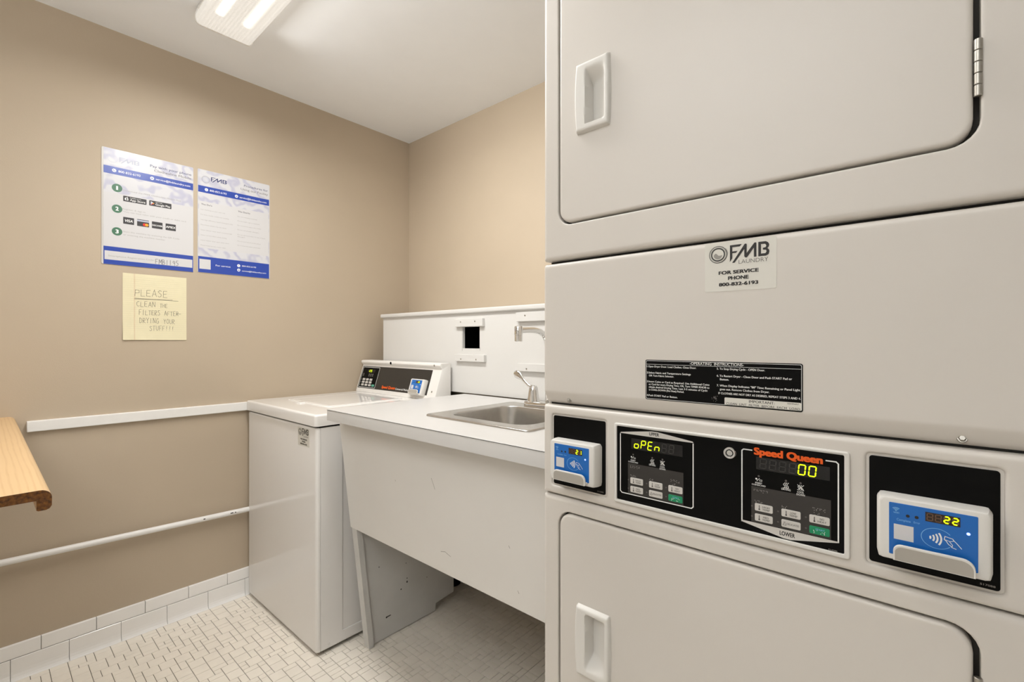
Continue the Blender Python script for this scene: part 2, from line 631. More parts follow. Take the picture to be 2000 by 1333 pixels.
# hand lettering: strokes in a unit box -----------------------------------------
HW = {'P': [[(0, 0), (.06, 1), (.6, .95), (.62, .55), (.05, .48)]], 'L': [[(.05, 1), (.02, .02), (.62, .04)]],
      'E': [[(.6, .98), (.05, .95), (.02, .04), (.62, .02)], [(.04, .5), (.5, .52)]], 'A': [[(0, 0), (.34, 1), (.66, 0)], [(.12, .36), (.56, .38)]],
      'S': [[(.6, .9), (.3, 1), (.06, .78), (.55, .36), (.5, .08), (.2, 0), (0, .12)]], 'C': [[(.6, .88), (.3, 1), (.04, .7), (.04, .3), (.3, 0), (.62, .1)]],
      'N': [[(.02, 0), (.06, 1), (.56, .05), (.6, 1)]], 'T': [[(0, .97), (.66, 1)], [(.34, .98), (.3, 0)]], 'H': [[(.04, 1), (.02, 0)], [(.58, 1), (.56, 0)], [(.03, .5), (.57, .52)]],
      'F': [[(.05, 0), (.05, .96), (.62, 1)], [(.05, .5), (.46, .52)]], 'I': [[(.3, 1), (.28, 0)]], 'R': [[(.02, 0), (.05, 1), (.5, .94), (.52, .58), (.06, .5), (.6, 0)]],
      'D': [[(.05, 0), (.05, 1), (.45, .85), (.62, .5), (.45, .12), (.03, 0)]], 'Y': [[(0, 1), (.3, .5), (.62, 1)], [(.3, .5), (.28, 0)]],
      'G': [[(.6, .86), (.3, 1), (.03, .6), (.1, .1), (.4, 0), (.62, .2), (.6, .46), (.34, .44)]], 'O': [[(.3, 1), (.04, .7), (.06, .2), (.32, 0), (.6, .3), (.58, .75), (.3, 1)]],
      'U': [[(.04, 1), (.04, .25), (.3, 0), (.56, .2), (.6, 1)]], '!': [[(.34, 1), (.26, .32)], [(.24, .1), (.25, .02)]],
      'M': [[(.02, 0), (.08, 1), (.36, .35), (.64, 1), (.7, 0)]], 'B': [[(.05, 0), (.05, 1), (.5, .85), (.45, .58), (.06, .52), (.6, .4), (.55, .08), (.03, 0)]],
      '1': [[(.3, 1), (.28, 0)]], '9': [[(.56, .62), (.3, .5), (.06, .72), (.3, 1), (.58, .85), (.5, 0)]], '5': [[(.58, 1), (.12, .96), (.1, .58), (.5, .52), (.56, .15), (.3, 0), (.04, .08)]]}


def hand(mb, F, body, a0, a1, b0, ht, n, m, wd, slope=0.0):
    adv = (a1 - a0) / len(body)
    for i, ch in enumerate(body):
        if ch == ' ':
            continue
        k = 1 + random.uniform(-.06, .06)
        dy = random.uniform(-.05, .05) * ht
        for st in HW[ch]:
            mb.line(F, [(a0 + adv * (i + (x * 1.18)), b0 + dy + y * ht * k + slope * adv * i) for x, y in st], wd, n, m)


def logo(mb, F, a0, a1, b0, b1, n, m, mring=None, thin=1.0):
    """Three-letter laundry logo: F, a joined M with a long slanted stroke, and B."""
    def T(P):
        return [(a0 + (x + 0.2312) / 0.0559 * (a1 - a0), b0 + (y - 1.3236) / 0.0279 * (b1 - b0)) for x, y in P]
    Fp = [(-.2312, .3515), (-.2138, .3515), (-.2166, .3482), (-.2276, .3482), (-.2276, .3415), (-.2200, .3415), (-.2220, .3388), (-.2276, .3388), (-.2276, .3308), (-.2312, .3254)]
    Mp = [(-.2279, .3236), (-.2242, .3236), (-.2103, .3432), (-.2103, .3323), (-.2093, .3303), (-.2073, .3297), (-.2057, .3307), (-.1966, .3437), (-.1966, .3294), (-.1931, .3294),
          (-.1931, .3502), (-.1940, .3513), (-.1960, .3511), (-.2067, .3368), (-.2067, .3500), (-.2077, .3513), (-.2097, .3511)]
    Bo = [(-.1905, .3513), (-.1801, .3511), (-.1770, .3490), (-.1756, .3461), (-.1761, .3427), (-.1782, .3405), (-.1761, .3385), (-.1753, .3357), (-.1764, .3313), (-.1801, .3294), (-.1905, .3294)]
    Bi = [(-.1867, .3475), (-.1811, .3472), (-.1796, .3449), (-.1804, .3422), (-.1842, .3415), (-.1842, .3389), (-.1801, .3382), (-.1791, .3358), (-.1807, .3333), (-.1867, .3332)]
    up = lambda P: [(x, y + 1) for x, y in P]
    mb.polyh(F, T(up(Fp)), [], n, m)
    mb.polyh(F, T(up(Mp)), [], n, m)
    mb.polyh(F, T(up(Bo)), [T(up(Bi))], n, m)


def drum_logo(mb, F, a, b, r, n, m, mfill):
    mb.ring(F, a, b, r, r * 0.07, n, m, 40)
    mb.ring(F, a + r * .05, b + r * .02, r * 1.04, r * 0.03, n, m, 24, t0=-2.3, t1=0.7)
    mb.ring(F, a, b, r * 0.74, r * 0.13, n, m, 40)
    mb.ring(F, a, b, r * 0.86, r * 0.03, n, mfill, 40)
    pts = []
    for j in range(13):
        t = math.pi + math.pi * j / 12
        pts.append((a + r * .5 * math.cos(t), b - r * .08 + r * .46 * math.sin(t)))
    pts += [(a + r * .3, b - r * .14), (a + r * .05, b - r * .12), (a - r * .15, b + r * .1), (a - r * .32, b + r * .16)]
    mb.polyh(F, pts, [], n, mfill)


# ------------------------------------------------------------------ the room
YH, XR = -1.9, 1.3                            # end wall and right wall behind the camera


def wall(name, x0, x1, y0, y1, m='wall'):
    return struct(MB().box(x0, x1, y0, y1, 0, ZC, M[m]), name, smooth=False)


wall('wall_left', XL - 0.1, XL, YH, YB)
wall('wall_back', XL - 0.1, XR + 0.1, YB, YB + 0.1)
wall('wall_right', XR, XR + 0.1, YH, YB, 'wallw')
wall('wall_front', XL - 0.1, XR + 0.1, YH - 0.1, YH, 'wallw')
struct(MB().box(XL, -0.85, -0.34, -0.24, 0, 1.30, M['wallw']), 'wall_entry', smooth=False)   # unseen wall the shelf is fixed to, cut to half height to let light past
struct(MB().box(XL - 0.1, XR + 0.1, YH - 0.1, YB + 0.1, ZC, ZC + 0.1, M['ceil']), 'ceiling', smooth=False)
floor = struct(MB().box(XL - 0.1, XR + 0.1, YH - 0.1, YB + 0.1, -0.1, -0.0022, M['grout']), 'floor', smooth=False)

# floor mosaic: one, two and four unit tiles on a 24.5 mm grid
U = 0.0245
nx, ny = int((XR - XL) / U), int((YB - YH) / U)
grid = [[0] * ny for _ in range(nx)]
tiles = []
order = [(2, 2), (2, 1), (1, 2), (1, 1)]
for j in range(ny):
    for i in range(nx):
        if grid[i][j]:
            continue
        r = random.random()
        pref = [(2, 2)] if r < .40 else [(2, 1)] if r < .60 else [(1, 2)] if r < .84 else [(1, 1)]
        for wx, wy in pref + [(1, 1)]:
            if i + wx <= nx and j + wy <= ny and not any(grid[i + p][j + q] for p in range(wx) for q in range(wy)):
                break
        for p in range(wx):
            for q in range(wy):
                grid[i + p][j + q] = 1
        tiles.append((XL + i * U, YB - (j + wy) * U, wx, wy))


def pix(X, Y, Z):
    c, s = math.cos(TH), math.sin(TH)
    d = -X * s + Y * c
    if d < .05:
        return None
    return 1000 + 919.1 * (X * c + Y * s) / d, 668 - 919.1 * (Z - 1.2) / d


def seen(t):
    x, y = t[0] + t[2] * U / 2, t[1] + t[3] * U / 2
    if y > .85 and x < -1.73 or y > .77 and x > -.6:
        return 0
    q = pix(x, y, 0)
    if not q or not (0 < q[0] < 1061 and q[1] < 1333) or (q[0] < 216 and q[1] > 1262):
        return 0
    if x > -1.7 and y > 1.0 and q[1] < 1035 + (q[0] - 700) * .5:
        return 0
    P = [pix(t[0] + u * U, t[1] + v * U, 0) for u, v in ((0, 0), (t[2], 0), (t[2], t[3]), (0, t[3]))]
    return abs(sum(P[i][0] * P[(i + 1) % 4][1] - P[(i + 1) % 4][0] * P[i][1] for i in range(4))) / 2


tiles.sort(key=seen, reverse=True)
GAP = 0.00075


def tile_geo(mb, x, y, wx, wy, dz=0.0):
    h = -GAP
    x0, x1, y0, y1 = x - h, x + wx * U + h, y - h, y + wy * U + h
    c = 0.0007
    mb.add([(x0, y0, -.003), (x1, y0, -.003), (x1, y1, -.003), (x0, y1, -.003),
            (x0, y0, -c + dz), (x1, y0, -c + dz), (x1, y1, -c + dz), (x0, y1, -c + dz),
            (x0 + c, y0 + c, dz), (x1 - c, y0 + c, dz), (x1 - c, y1 - c, dz), (x0 + c, y1 - c, dz)],
           [(8, 9, 10, 11)] + [(a, (a + 1) % 4, 4 + (a + 1) % 4, 4 + a) for a in range(4)] + [(4 + a, 4 + (a + 1) % 4, 8 + (a + 1) % 4, 8 + a) for a in range(4)], M['floortile'])


tile_mesh = {}
for k, t in enumerate(tiles[:300]):
    key = (t[2], t[3])
    if key not in tile_mesh:
        mb = MB()
        tile_geo(mb, 0, 0, *key)
        o = mb.build('tile', floor, smooth=False)
        tile_mesh[key] = o.data
    else:
        o = bpy.data.objects.new('tile', tile_mesh[key])
        COL.objects.link(o)
        o.parent = floor
    o.location = (t[0], t[1], random.uniform(-.0003, 0))
mb = MB()
for t in tiles[300:]:
    tile_geo(mb, *t, random.uniform(-.0003, 0))
o = part(mb, 'mosaic_tiling', floor, smooth=False)
o['kind'] = 'stuff'

# tile base along the left wall
base = struct(MB().box(XL, XL + .004, YH + .002, YB - .002, 0.0, .124, M['basegrout']), 'baseboard_left', 'two courses of white tile along the foot of the left wall', smooth=False)


def base_piece(y0, y1, upper):
    mb = MB()
    if upper:
        mb.slab(FW, (y0 + .0007, y1 - .0007, .0764, .1252), .0015, 0, .0095, .002, M['basetile'])
    else:
        prof = [(0, .0745), (.0085, .0745), (.0100, .073), (.0100, .030), (.0108, .020), (.0135, .010), (.0175, .004), (.0230, .0008), (.0230, -.0005), (0, -.0005)]
        mb.loft([[(XL + n, y, z) for n, z in prof] for y in (y0 + .0007, y1 - .0007)], M['basetile'], cap0=True, cap1=True, flip=True)
    return part(mb, 'tile', base, smooth=upper)


for i in range(-3, 11):
    base_piece(.1552 + .1527 * i, .1552 + .1527 * (i + 1), True)
    base_piece(.2303 + .1523 * i - .1523, .2303 + .1523 * (i + 1) - .1523, False)

# chair rail
struct(MB().slab(FW, (.118, 1.50, .8745, .9135), .002, 0, .017, .0025, M['trimw']), 'trim_1', 'white flat chair rail along the left wall')

# heating pipe
mb = MB()
P = [(XL + .028, y, .4335 - .0305 * y) for y in (-.225, .2, .6, 1.0, 1.4)]
mb.tube(P, .0115, M['trimw'], 18)
pipe = single(mb, 'wall_pipe', 'white painted pipe running low along the beige wall above the base tiles', 'pipe')
mb = MB()
for y in (.0, 1.2):
    z = .4335 - .0305 * y
    mb.box(XL, XL + .02, y - .01, y + .01, z - .02, z + .02, M['trimw'])
part(mb, 'pipe_clip', pipe)
mb = MB()
for y, r in ((.665, .004), (.775, .006), (.79, .003)):
    z = .4335 - .0305 * y
    mb.tube([(XL + .0285, y - r, z + .001), (XL + .0285, y + r, z)], [.01145 + .0003] * 2, M['chip'], 18) if False else mb.slab(Frame((XL + .0395, y, z + .002), (0, 1, 0), (0, 0, 1), (1, 0, 0)), (-r, r, -.002, .002), .0015, -.001, .0006, .0003, M['chip'])
part(mb, 'paint_chips', pipe)['kind'] = 'stuff'


# ------------------------------------------------------------------ ceiling lights
def ceiling_light(x0, y0, label, group=None):
    L, Wd = 1.22, .206
    zb = 2.380
    t = thing('ceiling_light', label, 'light', (x0 + L / 2, y0 + Wd / 2, ZC))
    part(MB().box(x0 + .004, x0 + L - .004, y0 + .012, y0 + Wd - .012, ZC - .012, ZC - .0005, M['lampw']), 'lamp_pan', t, smooth=False)
    prof = []
    yc = y0 + Wd / 2
    sec = [(-.088, ZC - .012), (-.096, zb + .030)]
    for j in range(7):
        a = math.pi / 2 * j / 6
        sec.append((-.096 + .018 * (1 - math.cos(a)), zb + .018 - .018 * math.sin(a) + .000))
    prof = [(yc + s, z) for s, z in sec]
    prof += [(yc + .078, zb)]
    prof += [(2 * yc - y, z) for y, z in prof[::-1][1:]]
    N = 1
    mb = MB()
    mb.loft([[(x, y, z) for y, z in prof] for x in (x0 + .006, x0 + L - .006)], M['lens'])
    part(mb, 'lamp_lens', t)
    for xa, xb in ((x0, x0 + .006), (x0 + L - .006, x0 + L)):
        mb = MB()
        ex = [(yc + (y - yc) * 1.03, zb - .002 + (z - zb) * 1.03 if z < ZC - .02 else ZC - .0005) for y, z in prof]
        mb.loft([[(x, y, z) for y, z in ex] for x in (xa, xb)], M['lampw'], cap0=True, cap1=True)
        part(mb, 'end_cap', t)
    for s in (-.045, .045):
        mb = MB()
        mb.tube([(x0 + .10, yc + s, ZC - .034), (x0 + L - .10, yc + s, ZC - .034)], .013, M['tube'], 12)
        part(mb, 'lamp_tube', t)
    return t


ceiling_light(-2.03, .527, 'white wraparound ceiling light with ribbed clear lens above the washer corner')
pn = thing('added_fill_light', 'added white fill light trough, unseen behind the camera, brightening the ceiling', 'light', (-.55, -.70, ZC))  # body for the added fill light, out of view
part(MB().slab(FH, (-1.12, .02, -.82, -.58), .02, 1.96, 2.02, .01, M['lampw'], holes=[((-1.10, .0, -.80, -.60), .01, .05, .002)]), 'fill_trough', pn)
for x in (-.95, -.15):
    part(MB().tube([(x, -.70, 1.975), (x, -.70, ZC - .001)], .004, M['lampw'], 10), 'fill_rod', pn)


# ------------------------------------------------------------------ stacked dryer
DX0, DX1 = -.600, .098
dr = thing('stacked_dryer', 'white double stacked commercial dryer with black control panel beside the sink counter', 'dryer', ((DX0 + DX1) / 2, 1.12, 0))
mb = MB()
mb.box(DX0 + .004, DX1 - .004, YD + .055, 1.50, .03, 1.975, M['dryer'])
mb.box(DX0 + .006, DX1 - .006, YD + .02, YD + .055, .86, 1.40, M['seam'])
mb.box(DX0 + .006, DX1 - .006, YD + .020, YD + .055, .11, .86, M['recess_shade'])
mb.box(DX0 + .006, DX1 - .006, YD + .020, YD + .055, 1.40, 1.97, M['recess_shade'])
mb.box(DX0 + .02, DX1 - .02, YD + .09, 1.48, .0, .03, M['seam'])
part(mb, 'cabinet', dr, smooth=False)
DOOR = (-.5625, .0487)
HOLE_U = (DOOR[0], DOOR[1], 1.4355, 1.935)
HOLE_L = (DOOR[0], DOOR[1], .355, .8585)
part(MB().slab(FD, (DX0, DX1, 1.3668, 1.978), .004, -.052, 0, .008, M['dryer'], holes=[(HOLE_U, .030, .05, .0025)], bottom=False), 'upper_front_panel', dr)
part(MB().slab(FD, (DX0, DX1, .10, .8852), .004, -.052, 0, .008, M['dryer'], holes=[(HOLE_L, .030, .05, .0025)], bottom=False), 'lower_front_panel', dr)
part(MB().box(DX0 + .01, DX1 - .01, YD + .03, YD + .06, .0, .097, M['dryer']), 'kick_plate', dr, smooth=False)


def dryer_door(hole, hz0, hz1, sign, name, hinge_z):
    """hz0..hz1: height of the pull; sign flips it for the lower door."""
    g = .0042
    rect = (hole[0] + .0035, hole[1] - .0062, hole[2] + g, hole[3] - g)
    hole_r = (-.4965, -.4480, hz0 + .011, hz1 - .010)
    d = part(MB().slab(FD, rect, .0265, -.040, .0005, .005, M['dryer'], holes=[(hole_r, .006, .006, .0)], bottom=True), name, dr)
    # pull handle: raised pocket with a scooped inside, as a height field
    A0, A1, B0, B1 = -.5150, -.4425, hz0, hz1
    na, nb = 46, 50
    verts, faces = [], []
    sm = lambda x: max(0, min(1, x)) ** 2 * (3 - 2 * max(0, min(1, x)))
    for j in range(nb + 1):
        v = j / nb
        bow = 1 - (2 * v - 1) ** 2
        for i in range(na + 1):
            u = i / na
            le, re = A0 - .0040 * bow, A1 + .0022 * bow
            vv = v if sign > 0 else 1 - v
            # upper end wider on the right: the end edges slope a little
            a = le + (re - le) * u
            b = B0 + (B1 - B0) * v
            e = min(u * (re - le), (1 - u) * (re - le), v * (B1 - B0), (1 - v) * (B1 - B0))
            h = .0095 * math.sqrt(max(0, 1 - (1 - min(1, e / .0055)) ** 2))
            pl, pr, pb, pt = -.4935, -.4500, B0 + .0135, B1 - .0125
            inx = sm((a - pl) / .0035) * sm((pr - a) / .003)
            inz = sm((b - pb) / .004) * sm((pt - b) / (.030 if sign > 0 else .004)) if sign > 0 else sm((b - pb) / .030) * sm((pt - b) / .004)
            k = max(0, min(1, (a - pl) / (pr - pl)))
            depth = .027 * (1 - k) ** .7 + .0008
            verts.append(FD.p(a, b, h - depth * inx * inz))
    for j in range(nb):
        for i in range(na):
            q = j * (na + 1) + i
            faces.append((q, q + 1, q + na + 2, q + na + 1))
    part(MB().add(verts, faces, M['plastic']), 'pull_handle', d, angle=60)
    mb = MB()
    for k in range(5):
        z0 = hinge_z + .0136 * k
        mb.lathe(Frame((.0465, YD - .0012, z0), (1, 0, 0), (0, 1, 0), (0, 0, 1)), 0, 0, [(.0032, 0), (.0039, .0006), (.0039, .0126), (.0032, .0132)], M['nickel'], 16)
    part(mb, 'hinge', d, 'polished metal five knuckle hinge')
    return d


dryer_door(HOLE_U, 1.6065, 1.7415, 1, 'upper_door', 1.4902)
dryer_door(HOLE_L, .5515, .6865, -1, 'lower_door', .7358)

# middle (lint) panel: flat, rolled back along its lower edge
prof = [(YD + .045, 1.3610), (YD + .008, 1.3610), (YD + .0035, 1.3598), (YD + .0008, 1.3570), (YD, 1.3530), (YD, 1.3500), (YD, 1.1010), (YD, 1.0990),
        (YD + .0006, 1.0962), (YD + .0022, 1.0930), (YD + .0062, 1.0860), (YD + .0095, 1.0800), (YD + .0125, 1.0762), (YD + .0165, 1.0738), (YD + .022, 1.0730), (YD + .045, 1.0730)]
mb = MB()
loops = []
for x, ins in ((DX0, .006), (DX0 + .0015, .0025), (DX0 + .004, .0006), (DX0 + .007, 0), (DX0 + .009, 0), (DX1 - .009, 0), (DX1 - .007, 0), (DX1 - .004, .0006), (DX1 - .0015, .0025), (DX1, .006)):
    loops.append([(x, min(y + ins, YD + .045), z) for y, z in prof])
mb.loft(loops, M['dryer'], cap0=True, cap1=True, flip=True)
part(mb, 'middle_front_panel', dr, angle=50)
for x in (-.5412, .0332):
    mb = MB()
    Fb = Frame((x, YD + .0088, 1.0819), (1, 0, 0), (0, .45, .893), (0, -.893, .45))
    mb.lathe(Fb, 0, 0, [(.0050, -.001), (.0050, .0006), (.0045, .0010)], M['nickel'], 20)
    mb.lathe(Fb, 0, 0, [(.0036, .0008), (.0036, .0034), (.0029, .0042)], M['nickel'], 6)
    part(mb, 'bolt', dr, 'small metal hex bolt')

# control fascia, with shallow recesses for the two reader plates
PLL, PLR = (-.5749, -.4545, .9097, 1.0490), (-.0565, .0650, .9094, 1.0494)
ex = .0035
part(MB().slab(FD, (DX0, DX1, .8884, 1.0700), .004, -.02, .0005, .007, M['dryer'],
               holes=[((r[0] - ex, r[1] + ex, r[2] - ex, r[3] + ex), .006, .004, .004) for r in (PLL, PLR)], bottom=True), 'control_fascia', dr)
for r, tx in ((PLL, '511599'), (PLR, '517088')):
    pl = part(MB().slab(FD, r, .0035, -.0052, -.0015, .0006, M['black']).rect(FD, r[0] - ex, r[1] + ex, r[2] - ex, r[3] + ex, -.0033, M['dryer']), 'reader_plate', dr, 'matt black square plate behind a card reader')
    part(MB().text(FD, tx, r[1] - .017, r[1] - .004, r[2] + .0035, .0022, -.0013, M['greyprint'], .01), 'lettering', pl)
# bezel and overlay
BO, BI = (-.4329, -.0769, .9050, 1.0505), (-.4274, -.0831, .9108, 1.0456)
bz = part(MB().slab(FD, BO, .004, 0, .0050, .0018, M['plastic'], holes=[(BI, .002, .0030, .0008)], bottom=False), 'control_bezel', dr, 'raised white frame')
ov = part(MB().rect(FD, BI[0] - .0008, BI[1] + .0008, BI[2] - .0008, BI[3] + .0008, .0022, M['black']), 'control_overlay', bz, smooth=False)
part(MB().text(FD, '514386', -.1014, -.0911, .9113, .0019, .0025, M['greyprint'], .01), 'lettering', bz)
NO = .0024                                   # print level on the overlay
# lock
mb = MB()
mb.lathe(FD, -.2294, 1.0268, [(.0095, .002), (.0095, .0085), (.0085, .0100), (.0062, .0100), (.0060, .0088), (.0040, .0088)], M['chrome'], 32)
lk = part(mb, 'key_lock', dr, 'round metal tubular key lock')
mb = MB()
mb.ring(FD, -.2294, 1.0268, .0049, .0014, .00895, M['blackm'], 24)
mb.rect(FD, -.2301, -.2287, 1.0310, 1.0335, .00902, M['blackm'])
part(mb, 'key_slot', lk, smooth=False)


def keypad(x0, upper):
    """x0: shift of the whole pad; the two pads share one layout."""
    kp = MB()
    n = NO
    lo, hi = .9245, 1.0335
    L, R = -.4206, -.2880
    S = x0
    tw = .0017
    if upper:
        kp.line(FD, [(L, hi - .002), (L, lo + .003), (L + .003, lo), (R - .003, lo), (R, lo + .003), (R, hi - .002)], tw, n, M['white'])
        kp.polyh(FD, [(L - .0008, 1.0330), (R + .0008, 1.0330), (R - .001, 1.0352), (-.3500, 1.0430), (-.3610, 1.0430), (L + .0012, 1.0349)], [], n + .00003, M['button'])
    else:
        D = S
        kp.line(FD, [(-.1989, 1.0347), (-.2108, 1.0347), (-.2131, 1.0325), (-.2131, .9235)], tw, n, M['white'])
        kp.line(FD, [(-.1042, 1.0347), (-.0925, 1.0347), (-.0900, 1.0322), (-.0900, .9245)], tw, n, M['white'])
        kp.polyh(FD, [(-.2139, .9255), (-.2139, .9232), (-.1560, .9122), (-.1470, .9122), (-.0908, .9236), (-.0892, .9255)], [], n + .00003, M['button'])
    k = part(kp, 'keypad', dr, 'keypad of the upper dryer' if upper else 'keypad of the lower dryer', smooth=False)
    # tape strip
    tb = (-.4055, -.3042, .9262, .9806)
    part(MB().rect(FD, tb[0] + S, tb[1] + S, tb[2], tb[3], n + .0001, M['tape']), 'clear_tape', k, 'strip of clear tape stuck over the keys', smooth=False)
    # buttons
    for i, (a0, a1) in enumerate(((-.4005, -.3762), (-.3648, -.3404), (-.3298, -.3056))):
        for j, (b0, b1) in enumerate(((.9444, .9556), (.9291, .9401))):
            green = i == 2 and j == 1
            part(MB().slab(FD, (a0 + S, a1 + S, b0, b1), .0018, n, n + .0009, .0004, M['green' if green else 'button']), 'button', k, 'green start button' if green else None)
    q = MB()
    nb = n + .0011
    for i, j, t1, t2 in ((0, 0, 'HIGH', 'TEMP'), (0, 1, 'MED', 'TEMP'), (1, 0, 'LOW', 'TEMP'), (2, 0, 'NO', 'HEAT')):
        a = (-.4005, -.3648, -.3298)[i] + S
        b = (.9444, .9291)[j]
        wt = .0095 if len(t1) > 3 else .0075 if len(t1) == 3 else .005
        q.text(FD, t1, a + .0153 - wt / 2, a + .0153 + wt / 2, b + .0060, .0027, nb, M['ink2'], .01)
        q.text(FD, t2, a + .0102, a + .0205, b + .0022, .0027, nb, M['ink2'], .01)
        q.line(FD, [(a + .0062, b + .0035), (a + .0062, b + .0088)], .0010, nb, M['ink2'])
        q.disc(FD, a + .0062, b + .0030, .0012, nb, M['ink2'], 10)
    a = -.3648 + S
    q.text(FD, 'DELICATES', a + .0068, a + .0225, .9335, .0026, nb, M['ink2'], .01)
    q.line(FD, [(a + .0035, .9372), (a + .0035, .9352), (a + .0020, .9322), (a + .0062, .9322), (a + .0047, .9352), (a + .0047, .9372)], .0005, nb, M['ink2'])
    a = -.3298 + S
    q.text(FD, 'START', a + .0075, a + .0185, .9352, .0024, nb, M['paleblue'], .01)
    for p in range(14):
        q.disc(FD, a + random.uniform(.005, .020), random.uniform(.9305, .9350), .0005, nb, M['white'], 8)
    part(q, 'button_lettering', k, smooth=False)
    # indicators
    for i, (a, b) in enumerate(((-.4045, .9501), (-.4045, .9346), (-.3693, .9501), (-.3693, .9346), (-.3340, .9502), (-.3340, .9346), (-.3952, .9970), (-.3590, .9970), (-.3405, .9971))):
        part(MB().disc(FD, a + S, b, .0013 if i < 6 else .0015, n + .0003, M['led_off'], 14), 'indicator', k, smooth=False)
    # print on the overlay
    q = MB()
    ni = n + .0003
    q.text(FD, 'INSERT', -.4000 + S, -.3905 + S, .9853, .0024, ni, M['white'], .015)
    q.text(FD, 'COINS/CARD', -.4048 + S, -.3857 + S, .9822, .0022, ni, M['white'], .015)
    q.disc(FD, -.3985 + S, .9925, .0014, ni, M['white'], 10)
    q.line(FD, [(-.3978 + S, .9893), (-.3942 + S, .9938)], .0006, ni, M['white'])
    q.line(FD, [(-.3940 + S, .9898), (-.3908 + S, .9898), (-.3908 + S, .9918), (-.3940 + S, .9918)], .0005, ni, M['white'], closed=True)
    for sh in (-.0022, 0, .0022):
        q.line(FD, [(-.3590 + S + sh + .0012 * math.sin(t * 1.15), .9868 + t * .0011) for t in range(8)], .0006, ni, M['white'])
        q.line(FD, [(-.3405 + S + sh + .0012 * math.sin(t * 1.15), .9868 + t * .0011) for t in range(8)], .0006, ni, M['white'])
    q.line(FD, [(-.3628 + S, .9866), (-.3552 + S, .9866)], .0006, ni, M['white'])
    q.line(FD, [(-.3445 + S, .9870), (-.3365 + S, .9945)], .0006, ni, M['white'])
    q.line(FD, [(-.3445 + S, .9945), (-.3365 + S, .9870)], .0006, ni, M['white'])
    q.text(FD, 'DRYING', -.3648 + S, -.3530 + S, .9830, .0027, ni, M['white'], .015)
    q.text(FD, 'COOL', -.3448 + S, -.3362 + S, .9828, .0027, ni, M['white'], .015)
    q.text(FD, 'DOWN', -.3456 + S, -.3352 + S, .9792, .0027, ni, M['white'], .015)
    if upper:
        q.text(FD, 'UPPER', -.3648, -.3467, 1.0356, .0054, n + .00008, M['ink'], .03)
    else:
        q.text(FD, 'LOWER', -.1615, -.1418, .9163, .0058, n + .00008, M['ink'], .03)
        q.text(FD, 'Speed Queen', -.1962, -.1078, 1.0293, .0100, n + .0003, M['orange'], .055)
    part(q, 'lettering', k, smooth=False)
    # raised dots on the tape
    q = MB()
    for ca, cb, cn in ((-.3978, .9745, 5), (-.3965, .9580, 3), (-.3600, .9580, 2), (-.3215, .9640, 4), (-.3200, .9575, 2)):
        for p in range(cn):
            for (u, v) in random.sample([(0, 0), (1, 0), (0, 1), (1, 1), (0, 2), (1, 2)], 3):
                a, b = ca + S + p * .0042 - .004 + u * .0016, cb + v * .0016 - .0016
                if a < tb[1] + S - .001:
                    q.lathe(FD, a, b, [(.00055, n + .0001), (.0005, n + .0004), (.0002, n + .0006)], M['greyprint'], 8)
    part(q, 'braille_dots', k)['kind'] = 'stuff'
    # display
    lit, off = MB(), MB()
    off.rect(FD, -.3990 + S, -.3055 + S, 1.0070, 1.0262, n + .0001, M['disp'])
    if upper:
        for i, ch in enumerate('oPEn86'):
            seven(lit, off if i > 3 else None, FD, -.3942 + .0128 * i, 1.0090, .0094, .0158, n + .0003, ch if i < 4 else ' ', M['lit'], M['seg_off'], t=.0017, skew=.12)
    else:
        for i in range(6):
            seven(lit, off if i < 4 else None, FD, -.1890 + .01285 * i - (0 if i else 0) + (-.0012 if i > 3 else 0), 1.0088, .0098, .0158, n + .0003, '0' if i > 3 else ' ', M['lit'], M['seg_off'], t=.0017, skew=.09)
    part(off, 'display_window', k, smooth=False)
    part(lit, 'display_digits', k, 'lit yellow green digits', smooth=False)
    return k


keypad(0.0, True)
keypad(.2058, False)


